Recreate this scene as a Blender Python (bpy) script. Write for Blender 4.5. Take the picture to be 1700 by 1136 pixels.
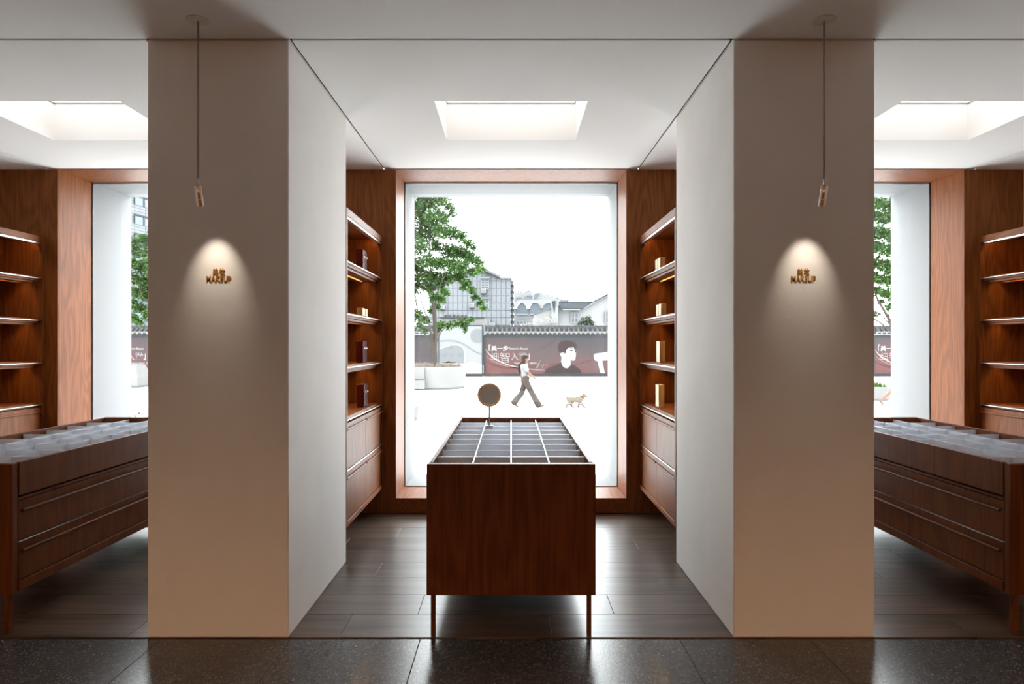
import bpy, bmesh, math, random
import numpy as np
from mathutils import Vector, Matrix

for o in list(bpy.data.objects):
    bpy.data.objects.remove(o)
SC = bpy.context.scene
COL = SC.collection
random.seed(7)
PI = math.pi

# ------------------------------------------------------------------ camera
# all measures: S metres per unit at the pillar front (D0 metres from the camera)
S, D0, EYE = 0.003, 3.4, 1.461
CX, CY = 848.5, 572.0
cam_d = bpy.data.cameras.new('camera')
cam = bpy.data.objects.new('camera', cam_d)
COL.objects.link(cam)
cam.location = (0, 0, EYE)
cam.rotation_euler = (PI / 2, 0, 0)
cam_d.sensor_width = 36
cam_d.lens = 24
cam_d.shift_x = 1.5 / 1700
cam_d.shift_y = 4 / 1700
cam_d.clip_start = 0.05
cam_d.clip_end = 600
SC.camera = cam

# ------------------------------------------------------------------ world: bright overcast sky
SKY = 8.4
world = bpy.data.worlds.new('overcast_sky')
SC.world = world
world.use_nodes = True
bg = world.node_tree.nodes['Background']
bg.inputs[0].default_value = (0.935, 0.97, 1.0, 1)
bg.inputs[1].default_value = SKY
SKYLIGHT_POWER = 1.0
SPOT_POWER = 4.4
LED_POWER = 15.0
HALL_FILL_POWER = 370.0

SC.view_settings.view_transform = 'Standard'
SC.view_settings.look = 'None'
SC.view_settings.exposure = 0.65
SC.view_settings.gamma = 1.0
SC.view_settings.use_curve_mapping = False
SC.cycles.use_denoising = True
SC.cycles.adaptive_threshold = .015
SC.cycles.max_bounces = 12
SC.cycles.diffuse_bounces = 7
SC.cycles.glossy_bounces = 5
SC.cycles.transparent_max_bounces = 12
SC.cycles.sample_clamp_indirect = 8
SC.cycles.caustics_reflective = False
SC.cycles.caustics_refractive = False


# ------------------------------------------------------------------ helpers
def X(u): return u * S
def Y(d): return d * D0
def Z(h): return EYE - h * S
def P(px, py, d): return Vector(((px - CX) * d * S, d * D0, EYE - (py - CY) * d * S))


class MB:
    """collects closed shapes, builds ONE mesh object"""
    def __init__(s):
        s.v, s.f = [], []

    def add(s, vs, fs):
        n = len(s.v)
        s.v += [tuple(v) for v in vs]
        s.f += [tuple(i + n for i in f) for f in fs]
        return s

    def box(s, x0, x1, y0, y1, z0, z1):
        if x0 > x1: x0, x1 = x1, x0
        if y0 > y1: y0, y1 = y1, y0
        if z0 > z1: z0, z1 = z1, z0
        return s.add([(x0, y0, z0), (x1, y0, z0), (x1, y1, z0), (x0, y1, z0),
                      (x0, y0, z1), (x1, y0, z1), (x1, y1, z1), (x0, y1, z1)],
                     [(0, 3, 2, 1), (4, 5, 6, 7), (0, 1, 5, 4), (1, 2, 6, 5), (2, 3, 7, 6), (3, 0, 4, 7)])

    def tube(s, pts, radii, n=10, cap=True):
        pts = [Vector(p) for p in pts]
        if not isinstance(radii, (list, tuple)): radii = [radii] * len(pts)
        vs, fs = [], []
        ref = None
        for i, p in enumerate(pts):
            t = (pts[min(i + 1, len(pts) - 1)] - pts[max(i - 1, 0)]).normalized()
            if ref is None:
                ref = Vector((0, 0, 1)) if abs(t.z) < .9 else Vector((1, 0, 0))
            a = t.cross(ref).normalized()
            b = t.cross(a).normalized()
            ref = a.cross(t) if False else ref
            for k in range(n):
                w = 2 * PI * k / n
                vs.append(p + (a * math.cos(w) + b * math.sin(w)) * radii[i])
        for i in range(len(pts) - 1):
            for k in range(n):
                q = (k + 1) % n
                fs.append((i * n + k, i * n + q, (i + 1) * n + q, (i + 1) * n + k))
        if cap:
            fs.append(tuple(range(n))[::-1])
            m = (len(pts) - 1) * n
            fs.append(tuple(m + k for k in range(n)))
        return s.add(vs, fs)

    def lathe(s, prof, c=(0, 0, 0), n=24, axis='z', closed=False):
        """prof: (radius, height) list"""
        vs, fs = [], []
        for r, h in prof:
            for k in range(n):
                w = 2 * PI * k / n
                if axis == 'z': vs.append((c[0] + r * math.cos(w), c[1] + r * math.sin(w), c[2] + h))
                else: vs.append((c[0] + r * math.cos(w), c[1] - h, c[2] + r * math.sin(w)))
        m = len(prof)
        for i in range(m if closed else m - 1):
            for k in range(n):
                q = (k + 1) % n
                j = (i + 1) % m
                fs.append((i * n + k, i * n + q, j * n + q, j * n + k))
        if not closed:
            fs.append(tuple(range(n))[::-1])
            fs.append(tuple((m - 1) * n + k for k in range(n)))
        return s.add(vs, fs)

    def ball(s, c, r, n=12, m=8, rot=None):
        if not isinstance(r, (list, tuple)): r = (r, r, r)
        vs, fs = [], []
        for i in range(1, m):
            a = PI * i / m
            for k in range(n):
                w = 2 * PI * k / n
                p = Vector((r[0] * math.sin(a) * math.cos(w), r[1] * math.sin(a) * math.sin(w), r[2] * math.cos(a)))
                if rot is not None: p = rot @ p
                vs.append(p + Vector(c))
        for i in range(m - 2):
            for k in range(n):
                q = (k + 1) % n
                fs.append((i * n + k, (i + 1) * n + k, (i + 1) * n + q, i * n + q))
        top = Vector((0, 0, r[2])); bot = Vector((0, 0, -r[2]))
        if rot is not None: top = rot @ top; bot = rot @ bot
        vs += [top + Vector(c), bot + Vector(c)]
        t, b = len(vs) - 2, len(vs) - 1
        for k in range(n):
            q = (k + 1) % n
            fs.append((t, k, q))
            fs.append((b, (m - 2) * n + q, (m - 2) * n + k))
        return s.add(vs, fs)

    def cap(s, p0, p1, r0, r1, n=12):
        """tapered capsule"""
        p0, p1 = Vector(p0), Vector(p1)
        t = (p1 - p0)
        if t.length < 1e-6: return s.ball(p0, r0, n)
        t.normalize()
        pts, rad = [], []
        for a in (-80, -50, -20):
            w = math.radians(a); pts.append(p0 + t * r0 * math.sin(w)); rad.append(r0 * math.cos(w))
        for a in (20, 50, 80):
            w = math.radians(a); pts.append(p1 + t * r1 * math.sin(w)); rad.append(r1 * math.cos(w))
        # keep one frame so that rings do not twist
        ref = Vector((0, 0, 1)) if abs(t.z) < .9 else Vector((1, 0, 0))
        a = t.cross(ref).normalized(); b = t.cross(a).normalized()
        vs, fs = [], []
        for p, r in zip(pts, rad):
            for k in range(n):
                w = 2 * PI * k / n
                vs.append(p + (a * math.cos(w) + b * math.sin(w)) * r)
        for i in range(len(pts) - 1):
            for k in range(n):
                q = (k + 1) % n
                fs.append((i * n + k, i * n + q, (i + 1) * n + q, (i + 1) * n + k))
        fs.append(tuple(range(n))[::-1])
        fs.append(tuple((len(pts) - 1) * n + k for k in range(n)))
        return s.add(vs, fs)

    def prism(s, poly, y0, y1):
        """polygon in (x, z) extruded along y"""
        n = len(poly)
        vs = [(x, y0, z) for x, z in poly] + [(x, y1, z) for x, z in poly]
        fs = [tuple(range(n)), tuple(range(2 * n - 1, n - 1, -1))]
        for i in range(n):
            j = (i + 1) % n
            fs.append((j, i, n + i, n + j))
        return s.add(vs, fs)

    def mesh(s, name, bevel=0, smooth=False, segs=1):
        me = bpy.data.meshes.new(name)
        me.from_pydata(s.v, [], s.f)
        bm = bmesh.new(); bm.from_mesh(me)
        bmesh.ops.recalc_face_normals(bm, faces=bm.faces)
        if bevel:
            es = [e for e in bm.edges if len(e.link_faces) == 2 and e.calc_face_angle(0) > .6]
            bmesh.ops.bevel(bm, geom=es, offset=bevel, segments=segs, affect='EDGES', profile=.6)
        bm.to_mesh(me); bm.free()
        if smooth:
            for p in me.polygons: p.use_smooth = True
            try: me.set_sharp_from_angle(angle=math.radians(38))
            except Exception: pass
        me.update()
        return me

    def build(s, name, mat, parent=None, bevel=0, smooth=False, loc=None, segs=1):
        o = bpy.data.objects.new(name, s.mesh(name, bevel, smooth, segs))
        if mat: o.data.materials.append(mat)
        COL.objects.link(o)
        if parent is not None: o.parent = parent
        if loc is not None: o.location = loc
        return o


def box(x0, x1, y0, y1, z0, z1): return MB().box(x0, x1, y0, y1, z0, z1)


def tag(o, label=None, cat=None, group=None, kind=None):
    if label: o['label'] = label
    if cat: o['category'] = cat
    if group: o['group'] = group
    if kind: o['kind'] = kind
    return o


def thing(name, loc, label=None, cat=None, group=None, kind=None, rotz=0):
    o = bpy.data.objects.new(name, None)
    o.empty_display_size = .1
    COL.objects.link(o)
    o.location = loc
    o.rotation_euler = (0, 0, rotz)
    return tag(o, label, cat, group, kind)


def inst(src, parent, loc=None, rotz=None):
    o = src.copy()
    COL.objects.link(o)
    o.parent = parent
    if loc is not None: o.location = loc
    if rotz is not None: o.rotation_euler = (0, 0, rotz)
    return o


def copy_tree(src, loc, label, group=None):
    r = src.copy(); COL.objects.link(r); r.location = loc
    r['label'] = label
    if group: r['group'] = group
    for ch in list(src.children):
        c = ch.copy(); COL.objects.link(c); c.parent = r
        for g in list(ch.children):
            h = g.copy(); COL.objects.link(h); h.parent = c
    return r


# ------------------------------------------------------------------ materials
def lin(r, g, b):
    f = lambda c: (c / 255 / 12.92) if c / 255 <= .04045 else ((c / 255 + .055) / 1.055) ** 2.4
    return (f(r), f(g), f(b), 1)


def mat(name, color, rough=.6, metal=0, spec=.5, emit=None, estr=0, bump=0, bscale=50, vary=0, vscale=8):
    m = bpy.data.materials.new(name); m.use_nodes = True
    nt = m.node_tree; b = nt.nodes['Principled BSDF']
    c = tuple(color) + ((1,) if len(color) == 3 else ())
    b.inputs['Base Color'].default_value = c
    b.inputs['Roughness'].default_value = rough
    b.inputs['Metallic'].default_value = metal
    b.inputs['Specular IOR Level'].default_value = spec
    if emit:
        b.inputs['Emission Color'].default_value = tuple(emit) + (1,)
        b.inputs['Emission Strength'].default_value = estr
    if bump or vary:
        tc = nt.nodes.new('ShaderNodeTexCoord')
        if bump:
            n = nt.nodes.new('ShaderNodeTexNoise'); n.inputs['Scale'].default_value = bscale; n.inputs['Detail'].default_value = 5
            nt.links.new(tc.outputs['Object'], n.inputs['Vector'])
            bp = nt.nodes.new('ShaderNodeBump'); bp.inputs['Strength'].default_value = bump; bp.inputs['Distance'].default_value = .01
            nt.links.new(n.outputs['Fac'], bp.inputs['Height']); nt.links.new(bp.outputs['Normal'], b.inputs['Normal'])
        if vary:
            n2 = nt.nodes.new('ShaderNodeTexNoise'); n2.inputs['Scale'].default_value = vscale; n2.inputs['Detail'].default_value = 4
            nt.links.new(tc.outputs['Object'], n2.inputs['Vector'])
            r = nt.nodes.new('ShaderNodeValToRGB')
            r.color_ramp.elements[0].position = .3; r.color_ramp.elements[1].position = .7
            r.color_ramp.elements[0].color = tuple(x * (1 - vary) for x in c[:3]) + (1,)
            r.color_ramp.elements[1].color = tuple(min(1, x * (1 + vary)) for x in c[:3]) + (1,)
            nt.links.new(n2.outputs['Fac'], r.inputs['Fac']); nt.links.new(r.outputs['Color'], b.inputs['Base Color'])
    return m


def wood(name, dark, light, axis='z', rough=.46, ring=105, fscale=90, spec=.13):
    """veneer: cathedral contour lines plus fine fibre along one axis"""
    m = bpy.data.materials.new(name); m.use_nodes = True
    nt = m.node_tree; N = nt.nodes.new; L = nt.links.new
    b = nt.nodes['Principled BSDF']
    tc = N('ShaderNodeTexCoord'); oi = N('ShaderNodeObjectInfo')
    mul = N('ShaderNodeMath'); mul.operation = 'MULTIPLY'; mul.inputs[1].default_value = 13.7
    L(oi.outputs['Random'], mul.inputs[0])
    add = N('ShaderNodeVectorMath'); add.operation = 'ADD'
    L(tc.outputs['Object'], add.inputs[0]); L(mul.outputs[0], add.inputs[1])
    def mapping(along, across):
        mp = N('ShaderNodeMapping')
        sc = {'x': (along, across, across), 'y': (across, along, across), 'z': (across, across, along)}[axis]
        mp.inputs['Scale'].default_value = sc
        L(add.outputs[0], mp.inputs['Vector']); return mp
    n1 = N('ShaderNodeTexNoise'); n1.inputs['Scale'].default_value = 1.0; n1.inputs['Detail'].default_value = 2.5; n1.inputs['Roughness'].default_value = .45
    L(mapping(.55, 3.2).outputs[0], n1.inputs['Vector'])
    sm = N('ShaderNodeMath'); sm.operation = 'MULTIPLY'; sm.inputs[1].default_value = ring
    L(n1.outputs['Fac'], sm.inputs[0])
    sn = N('ShaderNodeMath'); sn.operation = 'SINE'; L(sm.outputs[0], sn.inputs[0])
    n2 = N('ShaderNodeTexNoise'); n2.inputs['Scale'].default_value = fscale; n2.inputs['Detail'].default_value = 3
    L(mapping(.035, 1).outputs[0], n2.inputs['Vector'])
    n3 = N('ShaderNodeTexNoise'); n3.inputs['Scale'].default_value = 5; n3.inputs['Detail'].default_value = 2
    L(mapping(.12, 1).outputs[0], n3.inputs['Vector'])
    a1 = N('ShaderNodeMath'); a1.operation = 'MULTIPLY_ADD'; a1.inputs[1].default_value = .13
    L(sn.outputs[0], a1.inputs[0]); L(n2.outputs['Fac'], a1.inputs[2])
    a2 = N('ShaderNodeMath'); a2.operation = 'MULTIPLY_ADD'; a2.inputs[1].default_value = .24
    L(n3.outputs['Fac'], a2.inputs[0]); L(a1.outputs[0], a2.inputs[2])
    r = N('ShaderNodeValToRGB')
    r.color_ramp.elements[0].position = .36; r.color_ramp.elements[1].position = .90
    r.color_ramp.elements[0].color = tuple(dark) + (1,); r.color_ramp.elements[1].color = tuple(light) + (1,)
    L(a2.outputs[0], r.inputs['Fac']); L(r.outputs['Color'], b.inputs['Base Color'])
    bp = N('ShaderNodeBump'); bp.inputs['Strength'].default_value = .06; bp.inputs['Distance'].default_value = .002
    L(n2.outputs['Fac'], bp.inputs['Height']); L(bp.outputs['Normal'], b.inputs['Normal'])
    b.inputs['Roughness'].default_value = rough
    b.inputs['Specular IOR Level'].default_value = spec
    return m


M = {}
M['plaster'] = mat('cream_plaster', (.845, .825, .80), .85, spec=.2, bump=.10, bscale=30, vary=.025, vscale=3)
M['ceiling'] = mat('ceiling_paint', (.88, .87, .855), .9, spec=.15)
M['gap'] = mat('shadow_gap', (.008, .008, .008), .9, spec=0)
M['wood'] = wood('sapele_veneer', (.150, .043, .0105), (.262, .084, .023), 'z')
M['wood_y'] = wood('sapele_veneer_lengthwise', (.150, .043, .0105), (.262, .084, .023), 'y')
M['table_wood'] = wood('table_veneer', (.092, .026, .007), (.160, .048, .0145), 'z', rough=.42, ring=80, spec=.10)
M['plank'] = wood('wood_look_floor_tile', (.036, .024, .018), (.125, .083, .060), 'x', rough=.30, ring=30, fscale=60, spec=.5)
M['white'] = mat('pale_grey_render', (.225, .23, .235), .8, spec=.2)
M['metal'] = mat('satin_aluminium', (.78, .78, .79), .28, 1)
M['divider'] = mat('polished_steel_divider', (.78, .82, .88), .26, .3)
M['frame'] = mat('dark_window_frame', (.05, .06, .07), .4, .6)
M['black'] = mat('black_recess', (.006, .005, .005), .8, spec=.1)
M['hall'] = mat('hall_wall_paint', (.58, .47, .36), .85, spec=.2)
M['redbox'] = mat('dark_red_lacquer', (.075, .006, .010), .22)
M['gold'] = wood('pale_gold_card', (.34, .20, .08), (.62, .44, .22), 'z', rough=.45, ring=60)
M['goldface'] = mat('cream_card_face', (.80, .68, .46), .5)
M['brass'] = mat('brushed_nickel', (.88, .82, .76), .14, 1)
M['rod'] = mat('grey_rod', (.30, .28, .27), .35, .7)
M['rose'] = mat('ceiling_rose_paint', (.74, .69, .64), .8)
M['letter'] = mat('gold_letter', (.70, .33, .06), .35, .6)
M['led_warm'] = mat('warm_led', (1, .9, .7), .5, emit=(1.0, .60, .22), estr=LED_POWER)
M['diffuser'] = mat('skylight_diffuser', (.9, .9, .9), .5, emit=(1, .985, .96), estr=SKYLIGHT_POWER)
M['mirror'] = mat('mirror_glass', (.93, .92, .90), .06, 1)
M['mirror_rim'] = wood('mirror_rim_wood', (.50, .27, .12), (.72, .43, .21), 'x', rough=.4)


def terrazzo():
    m = bpy.data.materials.new('black_terrazzo'); m.use_nodes = True
    nt = m.node_tree; N = nt.nodes.new; L = nt.links.new
    b = nt.nodes['Principled BSDF']
    tc = N('ShaderNodeTexCoord')
    v = N('ShaderNodeTexVoronoi'); v.inputs['Scale'].default_value = 150; v.inputs['Randomness'].default_value = 1
    L(tc.outputs['Object'], v.inputs['Vector'])
    r = N('ShaderNodeValToRGB'); r.color_ramp.interpolation = 'CONSTANT'
    e = r.color_ramp.elements
    e[0].position = 0; e[0].color = (.038, .039, .042, 1)
    e[1].position = .62; e[1].color = (.054, .055, .057, 1)
    x = e.new(.84); x.color = (.070, .066, .062, 1)
    x = e.new(.95); x.color = (.13, .12, .11, 1)
    sep = N('ShaderNodeSeparateColor'); L(v.outputs['Color'], sep.inputs[0]); L(sep.outputs[0], r.inputs['Fac'])
    L(r.outputs['Color'], b.inputs['Base Color'])
    b.inputs['Roughness'].default_value = .24
    n = N('ShaderNodeTexNoise'); n.inputs['Scale'].default_value = 70; L(tc.outputs['Object'], n.inputs['Vector'])
    bp = N('ShaderNodeBump'); bp.inputs['Strength'].default_value = .07; bp.inputs['Distance'].default_value = .003
    L(n.outputs['Fac'], bp.inputs['Height']); L(bp.outputs['Normal'], b.inputs['Normal'])
    return m


M['terrazzo'] = terrazzo()


def glass_mat():
    m = bpy.data.materials.new('clear_window_glass'); m.use_nodes = True
    nt = m.node_tree; N = nt.nodes.new; L = nt.links.new
    nt.nodes.remove(nt.nodes['Principled BSDF'])
    out = nt.nodes['Material Output']
    t = N('ShaderNodeBsdfTransparent'); t.inputs[0].default_value = (.97, .985, .98, 1)
    g = N('ShaderNodeBsdfGlossy'); g.inputs['Roughness'].default_value = .02
    mx = N('ShaderNodeMixShader'); mx.inputs[0].default_value = .05
    L(t.outputs[0], mx.inputs[1]); L(g.outputs[0], mx.inputs[2]); L(mx.outputs[0], out.inputs[0])
    return m


M['glass'] = glass_mat()

PER = 973.0          # bay period
PW = 117.0           # half pillar width
PC = 486.5           # pillar centre
BACK = 1.735         # back wall depth
GLASS = 1.875
OUT = 2.07
CEIL = Z(-506)       # 2.979
GROUND = -0.489

# ------------------------------------------------------------------ floor
# hall: black terrazzo tiles; bays: wood-look planks
floor = box(-5.2, 5.2, -4.2, Y(GLASS), -.06, -.012).build('floor', mat('floor_joint', (.012, .010, .009), .8))
tag(floor, 'dark floor of wood-look planks and black terrazzo tiles', kind='structure')
ROW = .0855 * D0
PL = 354 * S
pk = box(-PL / 2 + .0012, PL / 2 - .0012, -ROW / 2 + .0012, ROW / 2 - .0012, -.012, 0).mesh('plank', bevel=.0008)
pk.materials.append(M['plank'])
for k in range(9):
    y0 = Y(1.0) + .004 + ROW * k
    off = (-286 + 118 * k) * S
    for i in range(-4, 5):
        xa = off + i * PL
        if xa + PL < -4.35 or xa > 4.35: continue
        depth = min(ROW, Y(BACK) - y0)
        if depth < .02: continue
        o = bpy.data.objects.new('plank', pk); COL.objects.link(o); o.parent = floor
        o.location = (xa + PL / 2, y0 + ROW / 2, 0)
        if depth < ROW - 1e-4:
            o.scale[1] = depth / ROW; o.location.y = y0 + depth / 2
TL = 214 * S
tk = box(-TL / 2 + .0015, TL / 2 - .0015, -TL / 2 + .0015, TL / 2 - .0015, -.012, 0).mesh('terrazzo_tile', bevel=.001)
tk.materials.append(M['terrazzo'])
for r in range(6):
    for i in range(-7, 8):
        o = bpy.data.objects.new('terrazzo_tile', tk); COL.objects.link(o); o.parent = floor
        o.location = ((-150 + 214 * i) * S + TL / 2, Y(.9955) - TL / 2 - r * TL, 0)

# ------------------------------------------------------------------ ceiling
ceil = thing('ceiling', (0, 0, CEIL), 'pale painted ceiling panels divided by thin black shadow gaps', kind='structure')
G = .014
T = .012
yb0, yb1 = Y(1.003), Y(BACK) + .02
sk0, sk1, skw = Y(1.252), Y(1.493), .478


def cpanel(x0, x1, y0, y1, hole=None):
    mb = MB()
    if hole:
        hx0, hx1, hy0, hy1 = hole
        mb.box(x0, x1, y0, hy0, 0, T); mb.box(x0, x1, hy1, y1, 0, T)
        mb.box(x0, hx0, hy0, hy1, 0, T); mb.box(hx1, x1, hy0, hy1, 0, T)
    else:
        mb.box(x0, x1, y0, y1, 0, T)
    return mb.build('ceiling_panel', M['ceiling'], ceil)


cpanel(-5.2, 5.2, -4.2, yb0 - .026)                       # hall strip
for b in (-1, 0, 1):
    c = b * PER * S
    hw = (PC - PW) * S
    cpanel(c - hw + G, c + hw - G, yb0, yb1, (c - skw, c + skw, sk0, sk1))
for s in (-1, 1):
    cpanel(s * PC * S - PW * S - G, s * PC * S + PW * S + G, yb0, yb1) if False else cpanel(s * PC * S - PW * S + 0, s * PC * S + PW * S, yb0, yb1)
    a = sorted((s * (PER + PC - PW) * S, s * 5.2))
    cpanel(a[0], a[1], yb0, yb1)
# black recess strips that close the gaps
gp = MB()
gp.box(-5.2, 5.2, yb0 - .04, yb0 + .02, T + .0005, T + .02)
for s in (-1, 1):
    for u in (PC - PW, PC + PW, PER + PC - PW):
        gp.box(s * u * S - 2 * G, s * u * S + 2 * G, yb0, yb1, T + .0005, T + .02)
gp.build('shadow_gap', M['gap'], ceil)

# skylights: plastered shaft and glowing diffuser
skl = {-1: 'recessed skylight over the left display table, partly hidden by the left pillar',
       0: 'recessed skylight over the central display table',
       1: 'recessed skylight over the right display table, partly hidden by the right pillar'}
SH = .27
for b in (-1, 0, 1):
    c = b * PER * S
    t = thing('skylight', (c, (sk0 + sk1) / 2, CEIL), skl[b], 'skylight', 'recessed skylights in the bay ceilings')
    hy = (sk1 - sk0) / 2
    w = .02
    for nm, bx in (('shaft_wall', (-skw - w, -skw, -hy - w, hy + w, T, SH)), ('shaft_wall', (skw, skw + w, -hy - w, hy + w, T, SH)),
                   ('shaft_wall', (-skw, skw, -hy - w, -hy, T, SH)), ('shaft_wall', (-skw, skw, hy, hy + w, T, SH))):
        box(*bx).build(nm, M['ceiling'], t)
    box(-skw - w, skw + w, -hy - w, hy + w, SH + .008, SH + .02).build('diffuser_panel', M['diffuser'], t)
    fr = MB()
    for bx in ((-skw - w, -skw + .006, -hy, hy), (skw - .006, skw + w, -hy, hy), (-skw, skw, -hy - w, -hy + .006), (-skw, skw, hy - .006, hy + w)):
        fr.box(*bx, SH, SH + .008)
    fr.build('diffuser_frame', M['rod'], t)

# ------------------------------------------------------------------ pillars
for s, lb in ((-1, 'cream plastered pillar on the left with gold makeup lettering'), (1, 'cream plastered pillar on the right with gold makeup lettering')):
    o = box(-PW * S, PW * S, 0, Y(1.348) - Y(1), 0, CEIL - .001).build('pillar', M['plaster'], None, bevel=.004)
    o.location = (s * PC * S, Y(1), 0)
    tag(o, lb, 'pillar', 'cream pillars')

# ------------------------------------------------------------------ walls
wb = thing('wall_back', (0, Y(BACK), 0), 'back wall of reddish wood veneer with three tall window openings', kind='structure')
RV = .012
y1 = Y(GLASS) - Y(BACK)
WTOP = CEIL - .004
for s in (-1, 1):
    a, b_ = 332 * S, (PER - 332) * S
    for (u0, u1) in ((a, b_), ((PER + 332) * S, 5.2)):
        x0, x1 = sorted((s * u0, s * u1))
        box(x0, x1, 0, .02, .004, WTOP).build('wood_panel', M['wood'], wb, bevel=.001)                  # face
        # reveal boards into the window openings
        box(x0, x0 + .02, .021, y1, .004, WTOP).build('reveal_board', M['wood'], wb)
        if u1 < 5: box(x1 - .02, x1, .021, y1, .004, WTOP).build('reveal_board', M['wood'], wb)
        elif s < 0: box(x1 - .02, x1, .021, y1, .004, WTOP).build('reveal_board', M['wood'], wb)
for b in (-1, 0, 1):
    c = b * PER * S
    box(c - 332 * S, c + 332 * S, 0, y1, .004, Z(443)).build('sill_board', M['wood_y'], wb, bevel=.001)
    box(c - 332 * S, c + 332 * S, 0, y1, WTOP - .002, WTOP + .02).build('head_board', M['wood'], wb)
wx = thing('wall_exterior', (0, Y(GLASS), 0), 'thick white rendered outer wall around the windows', kind='structure')
y2 = Y(OUT) - Y(GLASS)
for s in (-1, 1):
    for (u0, u1) in ((332 * S, (PER - 332) * S), ((PER + 332) * S, 6.0)):
        x0, x1 = sorted((s * u0, s * u1))
        box(x0, x1, 0.012, y2, GROUND, CEIL + .02).build('pier', M['white'], wx)
for b in (-1, 0, 1):
    c = b * PER * S
    box(c - 332 * S, c + 332 * S, .012, y2, GROUND, Z(447)).build('outer_sill', M['white'], wx)
box(-6, 6, .012, y2, CEIL + .0, 5.6).build('lintel', M['white'], wx)
for s, nm in ((-1, 'wall_left'), (1, 'wall_right')):
    w_ = thing(nm, (s * 4.38, 0, 0), 'plain end wall outside the picture', kind='structure')
    box(-.02 * s, s * .6, -4.2, Y(1), 0, CEIL).build('hall_wall', M['hall'], w_)
    xin = s * (PER + PC - PW) * S - s * 4.38
    box(xin, s * .6, Y(1) + .001, Y(1.348), 0, CEIL).build('pier', M['plaster'], w_)
    box(s * .05, s * .6, Y(1.348) + .001, Y(BACK), 0, CEIL).build('bay_wall', M['plaster'], w_)
wf = box(-5.2, 5.2, -4.3, -4.2, 0, CEIL).build('wall_front', M['hall'])
tag(wf, 'hall wall behind the photographer', kind='structure')

# windows
for b, lb in ((-1, 'left'), (0, 'central'), (1, 'right')):
    c = b * PER * S
    t = thing('window_%d' % (b + 2), (c, Y(GLASS), Z(443)), 'tall frameless %s window onto the street plaza' % lb, kind='structure')
    hw = 332 * S
    ht = WTOP - Z(443)
    box(-hw + .006, hw - .006, .001, .009, .006, ht - .012).build('pane', M['glass'], t)
    for bx in ((-hw, -hw + .008, 0, .012, 0, ht), (hw - .008, hw, 0, .012, 0, ht), (-hw + .008, hw - .008, 0, .012, ht - .014, ht - .003), (-hw + .008, hw - .008, 0, .012, -.004, .007)):
        box(*bx).build('window_frame', M['frame'], t)


# ------------------------------------------------------------------ wall cabinets
ZS = [Z(-189), Z(-69), Z(53), Z(172)]
CL = (BACK - 1.352) * D0
CYM = (BACK + 1.352) / 2 * D0


def cabinet(xf, face, label):
    t = thing('wall_cabinet', (xf, CYM, 0), label, 'cabinet', 'built-in display cabinets', rotz=0 if face > 0 else PI)
    h = CL / 2 - .001
    dpt = .36
    zb, zt = Z(413), Z(-309)
    # front frame
    for sy in (-1, 1):
        a = sorted((sy * h, sy * (h - .034)))
        box(-.045, 0, a[0], a[1], zb, zt).build('frame_stile', M['wood'], t, bevel=.0015)
    box(-.045, 0, -h + .034, h - .034, zt - .052, zt).build('frame_rail', M['wood_y'], t, bevel=.0015)
    box(-.045, 0, -h + .034, h - .034, zb, zb + .036).build('frame_rail', M['wood_y'], t, bevel=.0015)
    # carcass
    for sy in (-1, 1):
        a = sorted((sy * h, sy * (h - .024)))
        box(-dpt, -.045, a[0], a[1], zb, zt).build('side_panel', M['wood'], t)
    box(-dpt, -dpt + .012, -h + .024, h - .024, zb, zt).build('back_panel', M['wood'], t)
    box(-dpt + .012, -.045, -h + .024, h - .024, zt - .024, zt).build('top_panel', M['wood_y'], t)
    box(-dpt + .012, -.045, -h + .024, h - .024, zb, zb + .024).build('bottom_panel', M['wood_y'], t)
    # top light profile
    pr = box(-.042, -.006, -h + .036, h - .036, zt - .068, zt - .053).build('light_profile', M['metal'], t, bevel=.002)
    box(-.062, -.050, -h + .04, h - .04, zt - .030, zt - .0245).build('led_strip', M['led_warm'], pr)
    for i, z in enumerate(ZS):
        sh = box(-dpt + .012, -.030, -h + .0245, h - .0245, z - .022, z + .014).build('shelf', M['wood_y'], t, bevel=.002)
        box(-.030, -.002, -h + .020, h - .020, z - .004, z + .002).build('edge_strip', M['metal'], sh, bevel=.001)
        if i < 3:
            for xa, xb in ((-.135, -.045), (-.215, -.163)):
                box(xa, xb, -h + .08, h - .08, z - .040, z - .0225).build('light_batten', M['wood_y'], sh, bevel=.002)
            box(-.157, -.141, -h + .075, h - .075, z - .0255, z - .0223).build('led_strip', M['led_warm'], sh)
    # doors
    zm = Z(287)
    zc = ZS[3]
    box(-.030, -.002, -h + .020, h - .020, zm - .003, zm + .003).build('edge_strip', M['metal'], t, bevel=.001)
    box(-.35, -.030, -h + .0245, h - .0245, zm - .01, zm + .01).build('divider_board', M['wood_y'], t)
    for (z0, z1) in ((zm + .006, zc - .024), (zb + .039, zm - .012)):
        for sy in (-1, 1):
            a = sorted((sy * .0012, sy * (h - .037)))
            d_ = box(-.030, -.010, a[0], a[1], z0, z1).build('door', M['wood'], t, bevel=.0012)
            zh = z1 - .040
            b_ = sorted((sy * .014, sy * (h - .030)))
            hd = MB().tube([(-.004, b_[0], zh), (-.004, b_[1], zh)], .0075, 10).build('handle', M['wood_y'], d_, smooth=True)
    MB().box(-.012, -.006, -.012, .012, 0, .001)
    return t


cabinet(-369.5 * S, 1, 'open wood cabinet beside the left pillar holding dark red cases')
cabinet(369.5 * S, -1, 'open wood cabinet beside the right pillar holding pale gold boxes')
cabinet(-(PER + 369.5) * S, 1, 'empty lit wood cabinet at the far left edge of the photo')
cabinet((PER + 369.5) * S, -1, 'empty lit wood cabinet at the far right edge of the photo')

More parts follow.
